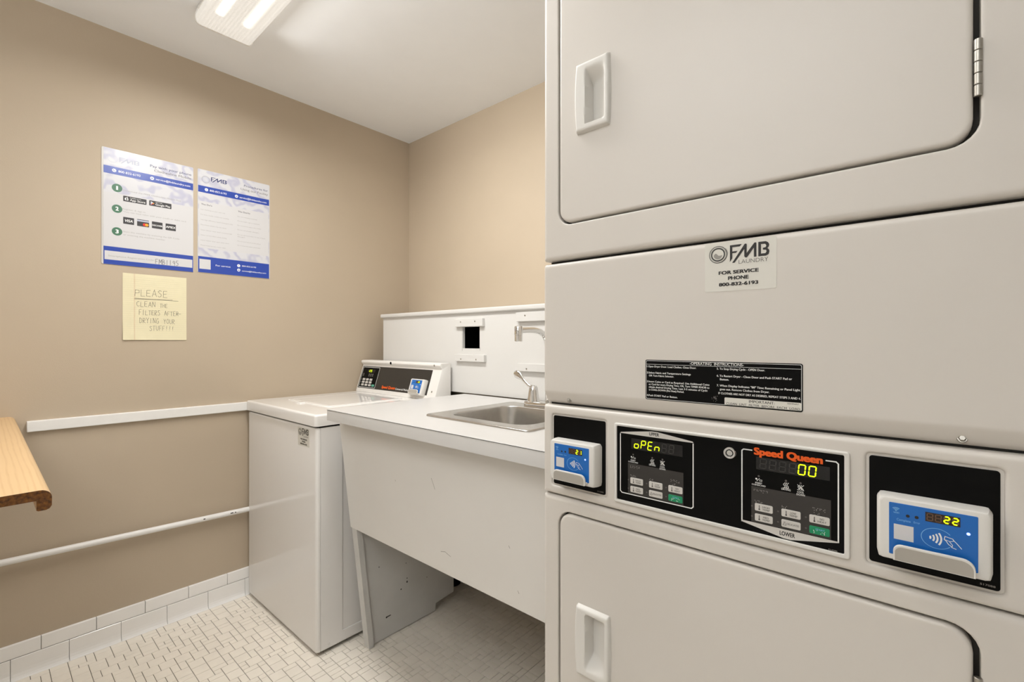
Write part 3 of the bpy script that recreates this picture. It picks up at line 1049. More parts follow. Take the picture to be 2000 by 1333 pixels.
def card_reader(F, root, digits):
    """Payment reader, 0.1 m wide, centred on F."""
    mb = MB()
    bk = [(-.0515, -.0410), (-.0480, -.0420), (.0480, -.0420), (.0515, -.0410), (.0530, -.034), (.0530, .033), (.0500, .0375), (.0470, .0380), (-.0470, .0380), (-.0500, .0375), (-.0530, .033), (-.0530, -.034)]
    def ring_(sx, sy, n, dy=0):
        return [F.p(a * sx, b * sy + dy, n) for a, b in bk]
    loops = [ring_(1, 1, 0), ring_(1, 1, .0100), ring_(.99, .99, .0160), ring_(.972, .975, .0215), ring_(.955, .96, .0238), ring_(.935, .945, .0247), ring_(.90, .91, .0250)]
    # recess of the printed face, bottom open
    mb.loft(loops, M['plastic'], cap0=True, cap1=True)
    c = part(mb, 'card_reader', root, 'light grey contactless card reader')
    part(MB().slab(F, (-.0400, .0400, -.0335, .0312), .0012, .020, .0255, .0004, M['blue']), 'face_plate', c, 'blue printed face')
    # card rest
    mb = MB()
    out = []
    a0, a1, b0, b1 = -.0355, .0375, -.0365, -.0172
    out = [(a0, b0), (a1, b0), (a1, b0 + .006)]
    for j in range(7):
        t = math.pi / 2 * j / 6
        out.append((a1 - .011 + .011 * math.cos(t), b1 - .011 + .011 * math.sin(t)))
    for j in range(7):
        t = math.pi / 2 * j / 6
        out.append((a0 + .008 - .008 * math.sin(t), b1 - .008 + .008 * math.cos(t)))
    ins = [((a - .001) * .955 + .001, (b - b0) * .86 + b0 + .0004) for a, b in out]
    mb.loft([[F.p(a, b, n) for a, b in out] for n in (.0330, .0362)] + [[F.p(a, b, .0368) for a, b in [(x * .99, (y - b0) * .97 + b0) for x, y in out]]], M['plastic'], cap0=True)
    mb.loft([[F.p(a, b, .0368) for a, b in [(x * .99, (y - b0) * .97 + b0) for x, y in out]], [F.p(a, b, .0366) for a, b in ins]], M['plastic'])
    mb.poly(F, ins, .0366, M['plasticd'])
    mb.loft([[F.p(a, b, n) for a, b in ((a0 + .002, b0 - .0), (a1 - .001, b0 - .0), (a1 - .001, b0 + .004), (a0 + .002, b0 + .004))] for n in (.018, .0335)], M['plastic'], cap0=True, cap1=True)
    part(mb, 'card_rest', c)
    n = .0257
    q = MB()
    q.disc(F, -.0332, .0214, .0006, n, M['paleblue'], 8)
    for r in (.0018, .0032, .0046):
        q.ring(F, -.0332, .0210, r, .0007, n, M['paleblue'], 12, t0=math.radians(45), t1=math.radians(135))
    q.text(F, 'WIFI', -.0358, -.0302, .0192 - .0010, .0020, n, M['paleblue'], .01)
    q.text(F, 'Complete', -.0325, -.0192, .0098, .0028, n, M['paleblue'], .0)
    q.text(F, 'Error', -.0163, -.0105, .0100, .0025, n, M['paleblue'], .0)
    q.disc(F, -.0219, .0174, .0019, n, M['ink'], 14)
    q.disc(F, -.0136, .0177, .0019, n, M['ink'], 14)
    q.rect(F, -.0353, -.0165, -.0137, .0051, n, M['paper'])
    q.ring(F, .0048, -.0030, .0142, .0006, n, M['paleblue'], 40, ry=.0119, t0=.62, t1=5.65)
    for r in (.0030, .0062, .0094, .0126):
        q.ring(F, -.0040, -.0030, r, .0017, n, M['white'], 12, t0=math.radians(-34), t1=math.radians(34))
    q.line(F, [(.0118, .0016), (.0112, -.0022), (.0128, -.0035), (.0150, -.0072), (.0165, -.0080), (.0180, -.0100), (.0215, -.0110)], .0007, n, M['white'])
    q.line(F, [(.0118, .0016), (.0185, .0002), (.0198, -.0018), (.0215, -.0035), (.0262, -.0094)], .0007, n, M['white'])
    q.line(F, [(.0112, -.0022), (.0165, -.0034), (.0198, -.0018)], .0006, n, M['white'])
    q.line(F, [(.0160, -.0040), (.0185, -.0072), (.0178, -.0100)], .0006, n, M['white'])
    part(q, 'lettering', c, smooth=False)
    q, l = MB(), MB()
    q.rect(F, -.0057, .0251, .0155, .0268, n, M['disp2'])
    for i, ch in enumerate(digits):
        seven(l, q, F, -.0046 + .0075 * i, .0168, .0060, .0090, n + .0003, ch, M['lit'], M['seg_off2'], t=.00165 if ch != ' ' else .0010, skew=.02)
    part(q, 'display_window', c, smooth=False)
    part(l, 'display_digits', c, 'lit yellow green digits', smooth=False)
    part(MB().disc(F, .0319, .0097, .0017, n, M['litled'], 16), 'indicator', c, 'lit blue indicator', smooth=False)
    return c


card_reader(FD.shifted(.0052, .9675, -.0015), dr, '  22')
card_reader(FD.shifted(-.5145, .9675, -.0015), dr, '  21')

# service sticker
mb = MB().slab(FD, (-.2698, -.1658, 1.2800, 1.3575), .003, 0, .0003, .0001, M['sticker'])
st = part(mb, 'service_sticker', dr, 'service phone sticker')
q = MB()
logo(q, FD, -.2312, -.1753, 1.3236, 1.3515, .0006, M['ink'])
drum_logo(q, FD, -.2492, 1.3390, .0132, .0006, M['ink'], M['greyprint'])
part(q, 'sticker_logo', st, smooth=False)
q = MB()
q.text(FD, 'LAUNDRY', -.2183, -.1770, 1.3212, .0062, .0006, M['ink2'], -.012)
q.text(FD, 'FOR SERVICE', -.2482, -.1899, 1.3068, .0050, .0006, M['ink'], .045)
q.text(FD, 'PHONE', -.2341, -.2041, 1.2975, .0052, .0006, M['ink'], .045)
q.text(FD, '800-832-6193', -.2479, -.1905, 1.2882, .0050, .0006, M['ink'], .045)
part(q, 'lettering', st, smooth=False)

# operating instructions label
IL = (-.3728, -.1322, 1.0986, 1.1684)
il = part(MB().slab(FD, IL, .003, 0, .0004, .0001, M['black']), 'instruction_label', dr, 'black label of operating instructions')
q = MB()
q.polyh(FD, rrect(IL[0] + .0014, IL[1] - .0014, IL[2] + .0014, IL[3] - .0014, .0022, 4), [rrect(IL[0] + .0020, IL[1] - .0020, IL[2] + .0020, IL[3] - .0020, .0018, 4)], .0006, M['white'])
q.line(FD, [(IL[0] + .0018, 1.1605), (IL[1] - .0018, 1.1605)], .0005, .00062, M['white'])
part(q, 'label_border', il, smooth=False)
part(MB().rect(FD, -.2392, -.1342, 1.1000, 1.1120, .0006, M['sticker'], r=.0015), 'notice_patch', il, 'white notice patch', smooth=False)
q = MB()
T = lambda s, a0, a1, b, cap=.0031, m='white', bold=.022: q.text(FD, s, a0, a1, b, cap, .0007, M[m], bold)
T('-OPERATING  INSTRUCTIONS-', -.2942, -.2107, 1.1620, .0042, bold=.012)
T('1.Open Dryer Door. Load Clothes. Close Door.', -.3700, -.2835, 1.1553)
T('2.Select Fabric and Temperature Settings', -.3700, -.2925, 1.1443)
T('OR Turn Fabric Selector.', -.3660, -.3211, 1.1392)
T('3.Insert Coins or Card as Required. Use Additional Coins', -.3700, -.2625, 1.1288)
T('or Card for more Drying Time. OR, Turn TIMER KNOB to', -.3664, -.2625, 1.1240)
T('obtain desired Drying Time. Last 3-5 minutes of Cycle', -.3664, -.2655, 1.1192)
T('is COOL-DOWN (No Heat) Period.', -.3660, -.3038, 1.1144)
T('4.Push START Pad or Button.', -.3700, -.3149, 1.1045)
T('5. To Stop Drying Cycle - OPEN Door.', -.2510, -.1814, 1.1555)
T('6. To Restart Dryer - Close Door and Push START Pad or', -.2510, -.1457, 1.1443)
T('Button.', -.2462, -.2326, 1.1388)
T('7. When Display Indicates "00" Time Remaining or Panel Light', -.2510, -.1353, 1.1288)
T('goes out. Remove Clothes from Dryer.', -.2465, -.1752, 1.1232)
T('IF CLOTHES ARE NOT DRY AS DESIRED, REPEAT STEPS 3 AND 4.', -.2485, -.1350, 1.1166)
T('IMPORTANT:', -.2036, -.1684, 1.1066, .0040, 'ink', .012)
T('500496R7', -.1519, -.1373, 1.1088, .0020, 'ink2', .01)
T('CLEAN  LINT  FILTER  BEFORE  EACH  LOAD', -.2365, -.1356, 1.1012, .0033, 'ink', .006)
for p in range(26):
    r, t = random.uniform(0, .0055), random.uniform(0, 6.28)
    q.disc(FD, -.2540 + r * math.cos(t), 1.1098 + r * math.sin(t), .0004, .0007, M['greyprint'], 6)
part(q, 'lettering', il, smooth=False)

# ------------------------------------------------------------------ washer
WX0, WX1, WY0, WY1 = -2.4195, -1.7330, .849, 1.522
wa = thing('clothes_washer', 'white top loading commercial washer with sloped black control panel against the left wall', 'washer', ((WX0 + WX1) / 2, 1.18, 0))
# body: wrap-around front and side sheets
mb = MB()
mb.box(WX0 + .006, WX1 - .007, WY0 + .014, WY1 - .01, .018, .872, M['seam'])
part(mb, 'cabinet', wa, smooth=False)
mb = MB()
r = .022
outl = [(WX0, WY0 + .030)]
for j in range(7):
    t = math.radians(180 + 90 * j / 6)
    outl.append((WX0 + r + r * math.cos(t), WY0 + r + r * math.sin(t)))
for j in range(7):
    t = math.radians(270 + 90 * j / 6)
    outl.append((WX1 - .012 + .012 * math.cos(t), WY0 + .012 + .012 * math.sin(t)))
outl.append((WX1, WY0 + .016))
cen = ((WX0 + WX1) / 2, WY0 + .030)
loops = []
for ins, z in ((.006, .0135), (.002, .0150), (.0003, .018), (0, .021), (0, .862), (.0005, .866), (.003, .8695), (.008, .8705)):
    loops.append([(x + (ins if x < cen[0] else -ins), min(y + ins, cen[1] if x < cen[0] else WY0 + .016), z) for x, y in outl])
mb.loft(loops, M['washer'], cap0=True, cap1=True)
part(mb, 'front_panel', wa)
FS = Frame((WX1, 0, 0), (0, 1, 0), (0, 0, 1), (1, 0, 0))
part(MB().slab(FS, (WY0 + .0175, WY1 - .012, .0155, .8700), .002, -.01, -.0005, .0015, M['washer'], holes=[((.9575, 1.46, .058, .79), .004, .004, .0025)], bottom=False)
     .rect(FS, .952, 1.465, .05, .80, -.0042, M['washer']), 'side_panel', wa)
for x in (WX0 + .06, WX1 - .06):
    for y in (WY0 + .08, WY1 - .08):
        part(MB().lathe(FH, x, y, [(.02, 0), (.02, .012), (.008, .013), (.008, .03)], M['blackm'], 12), 'levelling_foot', wa)
part(MB().lathe(FS, .9003, .030, [(.0045, -.001), (.0045, .0002), (.0035, .0012)], M['plastic'], 14), 'screw', wa)
# top
mb = MB()
mb.slab(FH, (WX0 - .002, WX1 + .004, WY0 - .006, WY1), .014, .8775, .9225, .009, M['washer'])
mb.box(WX0 + .01, WX1 - .01, WY0 + .01, WY1 - .01, .868, .879, M['seam'])
top = part(mb, 'top_deck', wa)
mb = MB()
mb.slab(FH, (-2.300, -1.895, .982, 1.362), .016, .9222, .9262, .003, M['washer'])
lid = part(mb, 'lid', wa)
mb = MB()
mb.slab(FH, (-2.147, -2.105, .955, .984), .008, .9222, .9275, .0035, M['washer'])
part(mb, 'lid_grip', lid)
part(MB().slab(FH, (-2.287, -1.908, .995, 1.349), .010, .9262, .9268, .0005, M['washer'], holes=[((-2.280, -1.915, 1.002, 1.342), .008, .0005, .0003)], bottom=False), 'lid_rim', lid)
# control console
prof = [(1.416, .923), (1.416, .926), (1.4615, 1.0655), (1.4625, 1.0715), (1.4570, 1.0760), (1.4515, 1.0815), (1.4495, 1.0870), (1.4510, 1.0925), (1.4550, 1.0955), (1.4620, 1.0965), (1.515, 1.0965), (1.518, 1.094), (1.518, .923)]
mb = MB()
loops = []
for x, ins in ((WX0 - .003, .010), (WX0 - .002, .004), (WX0 + .002, .001), (WX0 + .006, 0), (WX0 + .008, 0), (WX1 - .008, 0), (WX1 - .006, 0), (WX1 - .002, .001), (WX1 + .002, .004), (WX1 + .003, .010)):
    loops.append([(x, y + (1.49 - y) * ins * 3, z + (1.0 - z) * ins * 1.2) for y, z in prof])
mb.loft(loops, M['panelw'], cap0=True, cap1=True, flip=True)
con = part(mb, 'control_console', wa, angle=50)
PN = .0012
plate = part(MB().slab(FP, (-2.4135, -1.7941, .0185, .1446), .002, -.003, .0008, .0004, M['charcoal']), 'control_overlay', wa, 'charcoal control face')
q = MB()
fr = [(-2.4050, .0240), (-2.2432, .0240), (-2.2432, .1382), (-2.4050, .1382)]
q.line(FP, fr, .0022, PN, M['white'], closed=True)
q.rect(FP, -2.4038, -2.2444, .0252, .1370, PN - .0001, M['black'])
q.rect(FP, -2.3535, -2.2810, .1095, .1258, PN, M['disp'])
q.text(FP, 'Speed Queen', -2.1809, -2.0590, .0295, .0135, PN, M['orange'], .04, skew=.15)
q.text(FP, 'Commercial Washer', -2.0540, -1.9430, .0285, .0100, PN, M['white'], .01)
for a in (-2.3871, -2.3303, -2.3130, -2.2955):
    q.text(FP, '8', a - .0045, a + .0045, .0925, .0100, PN, M['greyprint'], .0)
    q.line(FP, [(a - .0045, .0885), (a + .0045, .0885)], .0022, PN, M['greyprint'])
for i in range(3):
    q.disc(FP, -2.3945 - .001 * i, .0675 - .0155 * i, .0028, PN, M['greyprint'], 10)
part(q, 'lettering', plate, smooth=False)
l = MB()
for i, ch in enumerate('125'):
    seven(l, None, FP, -2.3488 + .0135 * i, .1105, .0105, .0142, PN + .0004, ch, M['lit'], None, t=.0028, skew=.1)
part(l, 'display_digits', plate, 'lit yellow green digits', smooth=False)
for i in range(3):
    for j in range(3):
        a, b = -2.3690 + .0348 * i, .0684 - .0155 * j
        part(MB().slab(FP, (a - .0125, a + .0125, b - .0058, b + .0058), .0025, PN - .0003, PN + .0012, .0005, M['button']), 'button', plate)
part(MB().slab(FP, (-2.2790, -2.2535, .0310, .0430), .0025, PN - .0003, PN + .0012, .0005, M['tealbtn']), 'button', plate, 'green start button')
card_reader(FP.shifted(-1.861, .0535, .0008), wa, '  20')
FN0 = Frame((0, 1.4497, 0), (1, 0, 0), (0, 0, 1), (0, -1, 0))
part(MB().lathe(FN0, -2.1314, 1.0862, [(.0070, -.004), (.0070, .0010), (.0050, .0018)], M['blackm'], 18), 'key_hole', wa, 'small round black lock')
part(MB().lathe(FN0, -1.772, 1.0855, [(.0050, -.004), (.0050, .0006), (.0036, .0012)], M['nickel'], 12), 'screw', wa)
part(MB().lathe(FP, -1.7635, .0386, [(.0050, -.001), (.0050, .0012), (.0036, .0020)], M['nickel'], 12), 'screw', wa)
# service sticker on the washer front
sk = part(MB().slab(FWF, (-1.8880, -1.7890, .7900, .8610), .003, -.0006, .0004, .0001, M['sticker']), 'service_sticker', wa, 'service phone sticker')
q = MB()
logo(q, FWF, -1.8500, -1.7950, .8290, .8585, .0007, M['ink'])
drum_logo(q, FWF, -1.8690, .8430, .0130, .0007, M['ink'], M['greyprint'])
q.text(FWF, 'LAUNDRY', -1.8380, -1.7960, .8245, .0062, .0007, M['greyprint'], 0)
q.text(FWF, 'FOR SERVICE', -1.8640, -1.8075, .8130, .0055, .0007, M['ink'], .04)
q.text(FWF, 'PHONE', -1.8510, -1.8220, .8040, .0055, .0007, M['ink'], .04)
q.text(FWF, '800-832-6193', -1.8650, -1.8090, .7945, .0055, .0007, M['ink'], .04)
part(q, 'lettering', sk, smooth=False)

# ------------------------------------------------------------------ sink counter
CX0, CX1, CY0, CY1, CT, CB = -1.6320, -.615, .8385, 1.518, .955, .9155
LX = -1.663
RX = -.665
ct = thing('sink_counter', 'white laminate sink counter with sloping front apron between washer and dryer', 'counter', ((CX0 + CX1) / 2, 1.2, 0))
SR = (-1.2500, -.8010, .9780, 1.4180)
part(MB().slab(FH, (CX0, CX1, CY0, CY1), .0015, CB, CT, .0012, M['counter'], holes=[((SR[0] + .012, SR[1] - .012, SR[2] + .012, SR[3] - .012), .03, .0395, .0)], bottom=False), 'countertop', ct)
part(MB().box(CX0 + .0005, CX1, CY0 - .0006, CY0 + .001, CT - .0024, CT - .0014, M['seam']), 'edge_seam', ct, smooth=False)
part(MB().box(-1.7285, -1.6595, 1.02, 1.515, .888, .902, M['legp']), 'gap_light_block', ct, smooth=False)  # hidden strip added to block light falling through the gap by the washer
fy = lambda z: 1.0095 - .112 * z                # sloping front plane of the apron and legs


def sloped(mb, x0, x1, z0, z1, thick, m, yb=None):
    q = [(fy(z0), z0), (fy(z1), z1)]
    b = [(yb, z1), (yb, z0)] if yb else [(fy(z1) + thick, z1), (fy(z0) + thick, z0)]
    mb.loft([[(x, y, z) for y, z in q + b] for x in (x0, x1)], m, cap0=True, cap1=True, flip=True)
    return mb


mb = MB()
mb.loft([[(x, y, z) for y, z in ((fy(.487) - .0045, .487), (fy(CB) - .0045, CB - .0006), (fy(CB) - .0002, CB - .0006), (fy(.487) - .0002, .487))] for x in (LX, RX + .035)], M['apron'], cap0=True, cap1=True, flip=True)
ap = part(mb, 'apron', ct, smooth=False)
q = MB()
AF = Frame((0, fy(.5) - .0045, .5), (1, 0, 0), Vector((0, -.112, 1)).normalized(), Vector((0, -1, -.112)).normalized())
for pts in ([(-1.135, .285), (-1.128, .268), (-1.122, .252)], [(-1.12, .055), (-1.10, .06), (-1.075, .052)], [(-.83, .16), (-.827, .154)], [(-.81, .042), (-.806, .035)], [(-1.33, .24), (-1.328, .236)]):
    q.line(AF, pts, .0012, .0004, M['scuff'])
part(q, 'scuff_marks', ap, smooth=False)['kind'] = 'stuff'
for x0, nm in ((LX, 1), (RX, -1)):
    mb = MB()
    sloped(mb, x0, x0 + .035, 0.0, CB - .0006, .022, M['legp'])
    lg = part(mb, 'leg_stile', ct, smooth=False)
    mb = MB()
    xa, xb = (x0 + .004, x0 + .024) if nm > 0 else (x0 + .011, x0 + .031)
    mb.loft([[(x, y, z) for y, z in ((fy(0) + .022, 0.003), (fy(CB) + .022, CB - .0006), (1.50, CB - .0006), (1.50, .17), (1.455, .17), (1.455, .045), (1.350, .035), (1.348, .004))] for x in (xa, xb)], M['legp'], cap0=True, cap1=True, flip=True)
    sp = part(mb, 'side_panel', ct, 'scuffed grey white side panel', smooth=False)
    if nm > 0:
        q = MB()
        FI = Frame((xb, 0, 0), (0, 1, 0), (0, 0, 1), (1, 0, 0))
        for a, b, rx, ry in ((1.105, .085, .012, .0025), (1.095, .084, .004, .004), (1.195, .19, .0032, .005), (1.195, .205, .0022, .003), (1.165, .17, .003, .003), (1.30, .17, .002, .002), (1.06, .30, .0025, .002), (1.19, .27, .002, .002)):
            q.disc(FI, a, b, rx, .0004, M['chip'], 10, ry=ry)
        part(q, 'paint_chips', sp, smooth=False)['kind'] = 'stuff'

# sink
sk = thing('drop_in_sink', 'stainless steel drop-in sink set in the white countertop', 'sink', (-1.025, 1.2, CT))
BW = (-1.1900, -.8560, 1.0270, 1.3250)
part(MB().slab(FH, SR, .022, CT + .0003, CT + .0058, .0045, M['steel'], holes=[(BW, .055, .004, .004)], bottom=False), 'sink_rim', sk)
mb = MB()
loops = []
for ins, z, rr_ in ((0, CT + .0018, .055), (.001, CT - .004, .054), (.010, CT - .11, .05), (.016, CT - .135, .05), (.030, CT - .150, .05), (.06, CT - .156, .045), (.13, CT - .160, .02)):
    loops.append([(x, y, z) for x, y in rrect(BW[0] + ins, BW[1] - ins, BW[2] + ins, BW[3] - ins, rr_, 8)])
mb.loft(loops, M['steel'], cap1=True, flip=True)
part(mb, 'sink_bowl', sk, angle=60)
part(MB().lathe(FH, -1.023, 1.176, [(.042, CT - .161), (.040, CT - .1575), (.026, CT - .1575), (.024, CT - .1605)], M['chrome'], 24), 'drain_flange', sk)

# faucet
fc = thing('faucet', 'chrome two-handle faucet with wing lever at the back of the sink', 'faucet', (-1.03, 1.372, CT + .006))
part(MB().slab(FH, (-1.140, -.920, 1.350, 1.398), .022, CT + .0055, CT + .024, .007, M['chrome']), 'base_plate', fc)
mb = MB()
pth = [(-1.03, 1.374, .972), (-1.03, 1.374, 1.06), (-1.03, 1.374, 1.13), (-1.03, 1.371, 1.175), (-1.03, 1.362, 1.205), (-1.03, 1.345, 1.226), (-1.03, 1.32, 1.237), (-1.03, 1.285, 1.241), (-1.03, 1.25, 1.2405), (-1.03, 1.213, 1.2385)]
mb.tube(pth, [.014, .0125, .012, .0115, .011, .0108, .0105, .0103, .010, .010], M['chrome'], 20)
part(mb, 'spout', fc)
part(MB().lathe(FH, -1.03, 1.205, [(.0125, 1.201), (.0135, 1.202), (.0135, 1.2215), (.0128, 1.222), (.0128, 1.2232), (.0142, 1.2238), (.0142, 1.2495), (.0125, 1.2525)], M['chrome'], 24), 'aerator', fc)
for x, s in ((-1.100, -1), (-.960, 1)):
    mb = MB()
    mb.lathe(FH, x, 1.372, [(.0235, CT + .020), (.0232, CT + .030), (.0205, CT + .045), (.0180, CT + .062), (.0160, CT + .074), (.0120, CT + .080)], M['chrome'], 24)
    hd = part(mb, 'handle_post', fc)
    mb = MB()
    mb.tube([(x, 1.372, CT + .074), (x + s * .022, 1.372, CT + .080), (x + s * .040, 1.372, CT + .092), (x + s * .056, 1.372, CT + .106), (x + s * .072, 1.372, CT + .115), (x + s * .086, 1.372, CT + .121), (x + s * .096, 1.372, CT + .124)],
            [.009, .0062, .0056, .0085, .0145, .0150, .007], M['chrome'], 16, thin=[1, .9, .7, .42, .26, .24, .3])
    part(mb, 'wing_lever', hd)

# ------------------------------------------------------------------ splash panel on its boxed-out ledge
SY = 1.532
FSP = Frame((0, SY, 0), (1, 0, 0), (0, 0, 1), (0, -1, 0))
k = SY / YB
sc = lambda X, Z: (X * k, 1.2 + (Z - 1.2) * k)
bs = thing('splash_panel', 'white boxed-out splash panel with rounded cap and square cut-out behind the sink', 'panel', (-1.48, 1.66, 0))
SX0, SX1 = -2.326, -.45
HO = (-1.660, -1.546, 1.1685, 1.2705)
part(MB().slab(FSP, (SX0, SX1, .9572, 1.335), .0015, -.014, 0, .0008, M['splash'], holes=[(HO, .001, .0138, .0)], bottom=False), 'face_panel', bs)
mb = MB()
mb.slab(FH, (SX0 - .010, SX1, SY - .014, YB - .002), .006, 1.3345, 1.3560, .006, M['splash'], both=True)
part(mb, 'cap_board', bs)
part(MB().box(SX0, SX0 + .014, SY + .0145, YB - .002, .9572, 1.334, M['splash']), 'end_panel', bs, smooth=False)
part(MB().box(SX0 + .015, SX1, SY + .0145, YB - .002, .9572, .970, M['seam']), 'bottom_board', bs, smooth=False)
part(MB().box(XL + .002, SX1, 1.604, 1.618, 0.0, .956, M['wall']), 'lower_light_block', bs, smooth=False)  # hidden board added to keep stray light off the floor under the counter
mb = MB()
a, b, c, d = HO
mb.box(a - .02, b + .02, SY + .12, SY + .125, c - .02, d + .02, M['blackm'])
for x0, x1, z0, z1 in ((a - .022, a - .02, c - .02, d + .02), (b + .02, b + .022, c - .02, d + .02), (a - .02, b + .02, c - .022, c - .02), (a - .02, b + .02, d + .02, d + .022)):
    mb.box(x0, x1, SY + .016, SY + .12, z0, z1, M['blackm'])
part(mb, 'cavity_shade_box', bs, 'cut-out cavity with its shade painted as a black lining', smooth=False)  # matt black lining paints the shade inside the cut-out
for r, scr in (((-1.700, -1.513, 1.2715, 1.3080), 1), ((-1.700, -1.503, 1.1075, 1.1400), 1), ((-1.312, -.80, 1.2860, 1.3250), 1), ((-1.303, -.80, 1.0760, 1.1085), 1)):
    cl = part(MB().slab(FSP, r, .0015, 0, .016, .0012, M['splash']), 'cleat', bs)
    q = MB()
    for f in ((.22, .74) if r[0] < -1.4 else (.10, .5)):
        a = r[0] + (r[1] - r[0]) * f
        b = r[2] + (r[3] - r[2]) * (.62 if r[2] > 1.2 else .32)
        q.lathe(FSP, a, b, [(.0035, .0155), (.0035, .0166), (.0015, .0166), (.0013, .0162)], M['nickel'], 10)
    part(q, 'screws', cl)['kind'] = 'stuff'
part(MB().line(FSP, [(HO[0] - .003, HO[2] - .012), (HO[0] - .003, HO[3] + .004)], .0012, .0005, M['ink2']).line(FSP, [(HO[1] + .002, HO[2] - .010), (HO[1] + .002, HO[2] + .006)], .0010, .0005, M['ink2']), 'pencil_marks', bs, smooth=False)['kind'] = 'stuff'

mb = MB()
mb.tube([(-1.768, 1.560, 0.0), (-1.768, 1.560, .93)], .036, M['blackm'], 20)  # made-up black upright, added to fill the dark patch here
mb.tube([(-1.768, 1.560, .002), (-1.768, 1.560, .05)], .042, M['blackm'], 20)
single(mb, 'dark_patch_filler', 'made-up black upright filling the dark patch behind the washer and counter leg', 'pipe')

# ------------------------------------------------------------------ oak shelf
sh = thing('oak_shelf', 'light oak shelf board with rounded nosing and dark varnished end on the left', 'shelf', (-1.8, -.07, .9))
prof = [(-.2395, .9160), (.0700, .9160), (.0700, .8985), (.0725, .8970), (.0820, .8970), (.0870, .8990), (.0898, .9040), (.0900, .9190)]
for j in range(7):
    t = math.pi / 2 * j / 6
    prof.append((.0740 + .0160 * math.cos(t), .9190 + .0150 * math.sin(t)))
prof += [(-.2395, .9340)]
sx0, sx1 = XL + .001, -1.190
mb = MB()
mb.loft([[(x, y, z) for y, z in prof] for x in (sx0, sx1)], M['wood'], cap0=True)
part(mb, 'shelf_board', sh)
mb = MB()
mb.loft([[(x, y, z) for y, z in prof] for x in (sx1, sx1 + .0006)], M['endgrain'])
mb.polyh(Frame((sx1 + .0006, 0, 0), (0, 1, 0), (0, 0, 1), (1, 0, 0)), prof, [], 0, M['endgrain'])
part(mb, 'shelf_end', sh, 'dark varnished end grain', smooth=False)
for x in (-2.25, -1.40):
    mb = MB()
    mb.box(x - .012, x + .012, -.2395, -.2335, .72, .9155, M['nickel'])
    mb.box(x - .012, x + .012, -.2335, -.02, .9100, .9155, M['nickel'])
    mb.loft([[(x + s, y, z) for y, z in ((-.2335, .73), (-.2335, .745), (-.055, .91), (-.07, .91))] for s in (-.003, .003)], M['nickel'], cap0=True, cap1=True)
    part(mb, 'bracket', sh, smooth=False)


# ------------------------------------------------------------------ posters and note on the left wall
def icon_phone(q, a, b, r, n):
    q.disc(FW, a, b, r, n, M['bwhite'], 18)
    q.line(FW, [(a - r * .4, b + r * .42), (a - r * .25, b - r * .1), (a + r * .4, b - r * .42)], r * .24, n + .0001, M['bandblue'])


def icon_mail(q, a, b, r, n):
    q.disc(FW, a, b, r, n, M['bwhite'], 18)
    q.rect(FW, a - r * .55, a + r * .55, b - r * .38, b + r * .38, n + .0001, M['bandblue'])
    q.line(FW, [(a - r * .5, b + r * .32), (a, b - r * .05), (a + r * .5, b + r * .32)], r * .16, n + .0002, M['bwhite'])


def poster(name, label, sheet, paper):
    p = thing(name, label, 'poster', (XL, (sheet[0] + sheet[1]) / 2, sheet[2]))
    part(MB().slab(FW, sheet, .006, .0005, .0020, .0004, M['lam']), 'laminate_sheet', p)
    part(MB().rect(FW, *paper, .0022, M['marble']), 'printed_sheet', p, smooth=False)
    return p


n1 = .0024
p1 = poster('laundry_poster', 'laminated blue and white payment poster with green numbered steps, nearest the shelf', (.3232, .6330, 1.5080, 1.9712), (.3295, .6316, 1.5085, 1.9700))
part(MB().rect(FW, .3300, .6312, 1.5800, 1.7950, n1 - .0001, M['paper']), 'text_panel', p1, smooth=False)
for b in ((1.8695, 1.8995), (1.5085, 1.5795)):
    part(MB().rect(FW, .3295, .6316, *b, n1, M['bandblue']), 'blue_band', p1, smooth=False)
part(MB().rect(FW, .3325, .6285, 1.5268, 1.5620, n1 + .0001, M['paper']), 'code_panel', p1, smooth=False)
q = MB()
logo(q, FW, .3776, .4430, 1.9190, 1.9425, n1, M['faint'])  # logo and its ring paled, painting the glare that washes them out
q.ring(FW, .3570, 1.9310, .0150, .0012, n1, M['faint'], 30)
q.text(FW, 'Pay with your phone', .4781, .6250, 1.9318, .0100, n1, M['navy'], .004)
q.text(FW, 'Clothesline Mobile', .4917, .6242, 1.9150, .0098, n1, M['textdark'], .004)
q.text(FW, '800-832-6193', .3751, .4455, 1.8805, .0085, n1 + .0001, M['bwhite'], .006)
q.text(FW, 'service@fmblaundry.com', .4975, .6204, 1.8815, .0078, n1 + .0001, M['bwhite'], .006)
icon_phone(q, .3620, 1.8850, .0068, n1 + .0001)
icon_mail(q, .4846, 1.8850, .0068, n1 + .0001)
q.text(FW, 'Download the FREE Clothesline Mobile App', .3901, .5860, 1.8100, .0056, n1, M['textgrey'])
q.text(FW, 'Register & sign in', .3882, .4620, 1.7345, .0056, n1, M['textgrey'])
q.text(FW, '*You can load value with your credit or debit card', .3882, .6044, 1.7238, .0056, n1, M['textgrey'])
q.text(FW, 'Start the machine by scanning the QR Code', .3901, .5805, 1.6435, .0056, n1, M['textgrey'])
q.text(FW, 'or entering the machine number', .3901, .5300, 1.6310, .0056, n1, M['textgrey'])
q.text(FW, 'Smartphone Registration Code:', .3437, .4917, 1.5395, .0062, n1 + .0002, M['textgrey'])
part(q, 'lettering', p1, smooth=False)
q = MB()
hand(q, FW, 'FMB1195', .4958, .5800, 1.5285, .0205, n1 + .0003, M['marker'], .0013)
part(q, 'handwritten_code', p1, smooth=False)
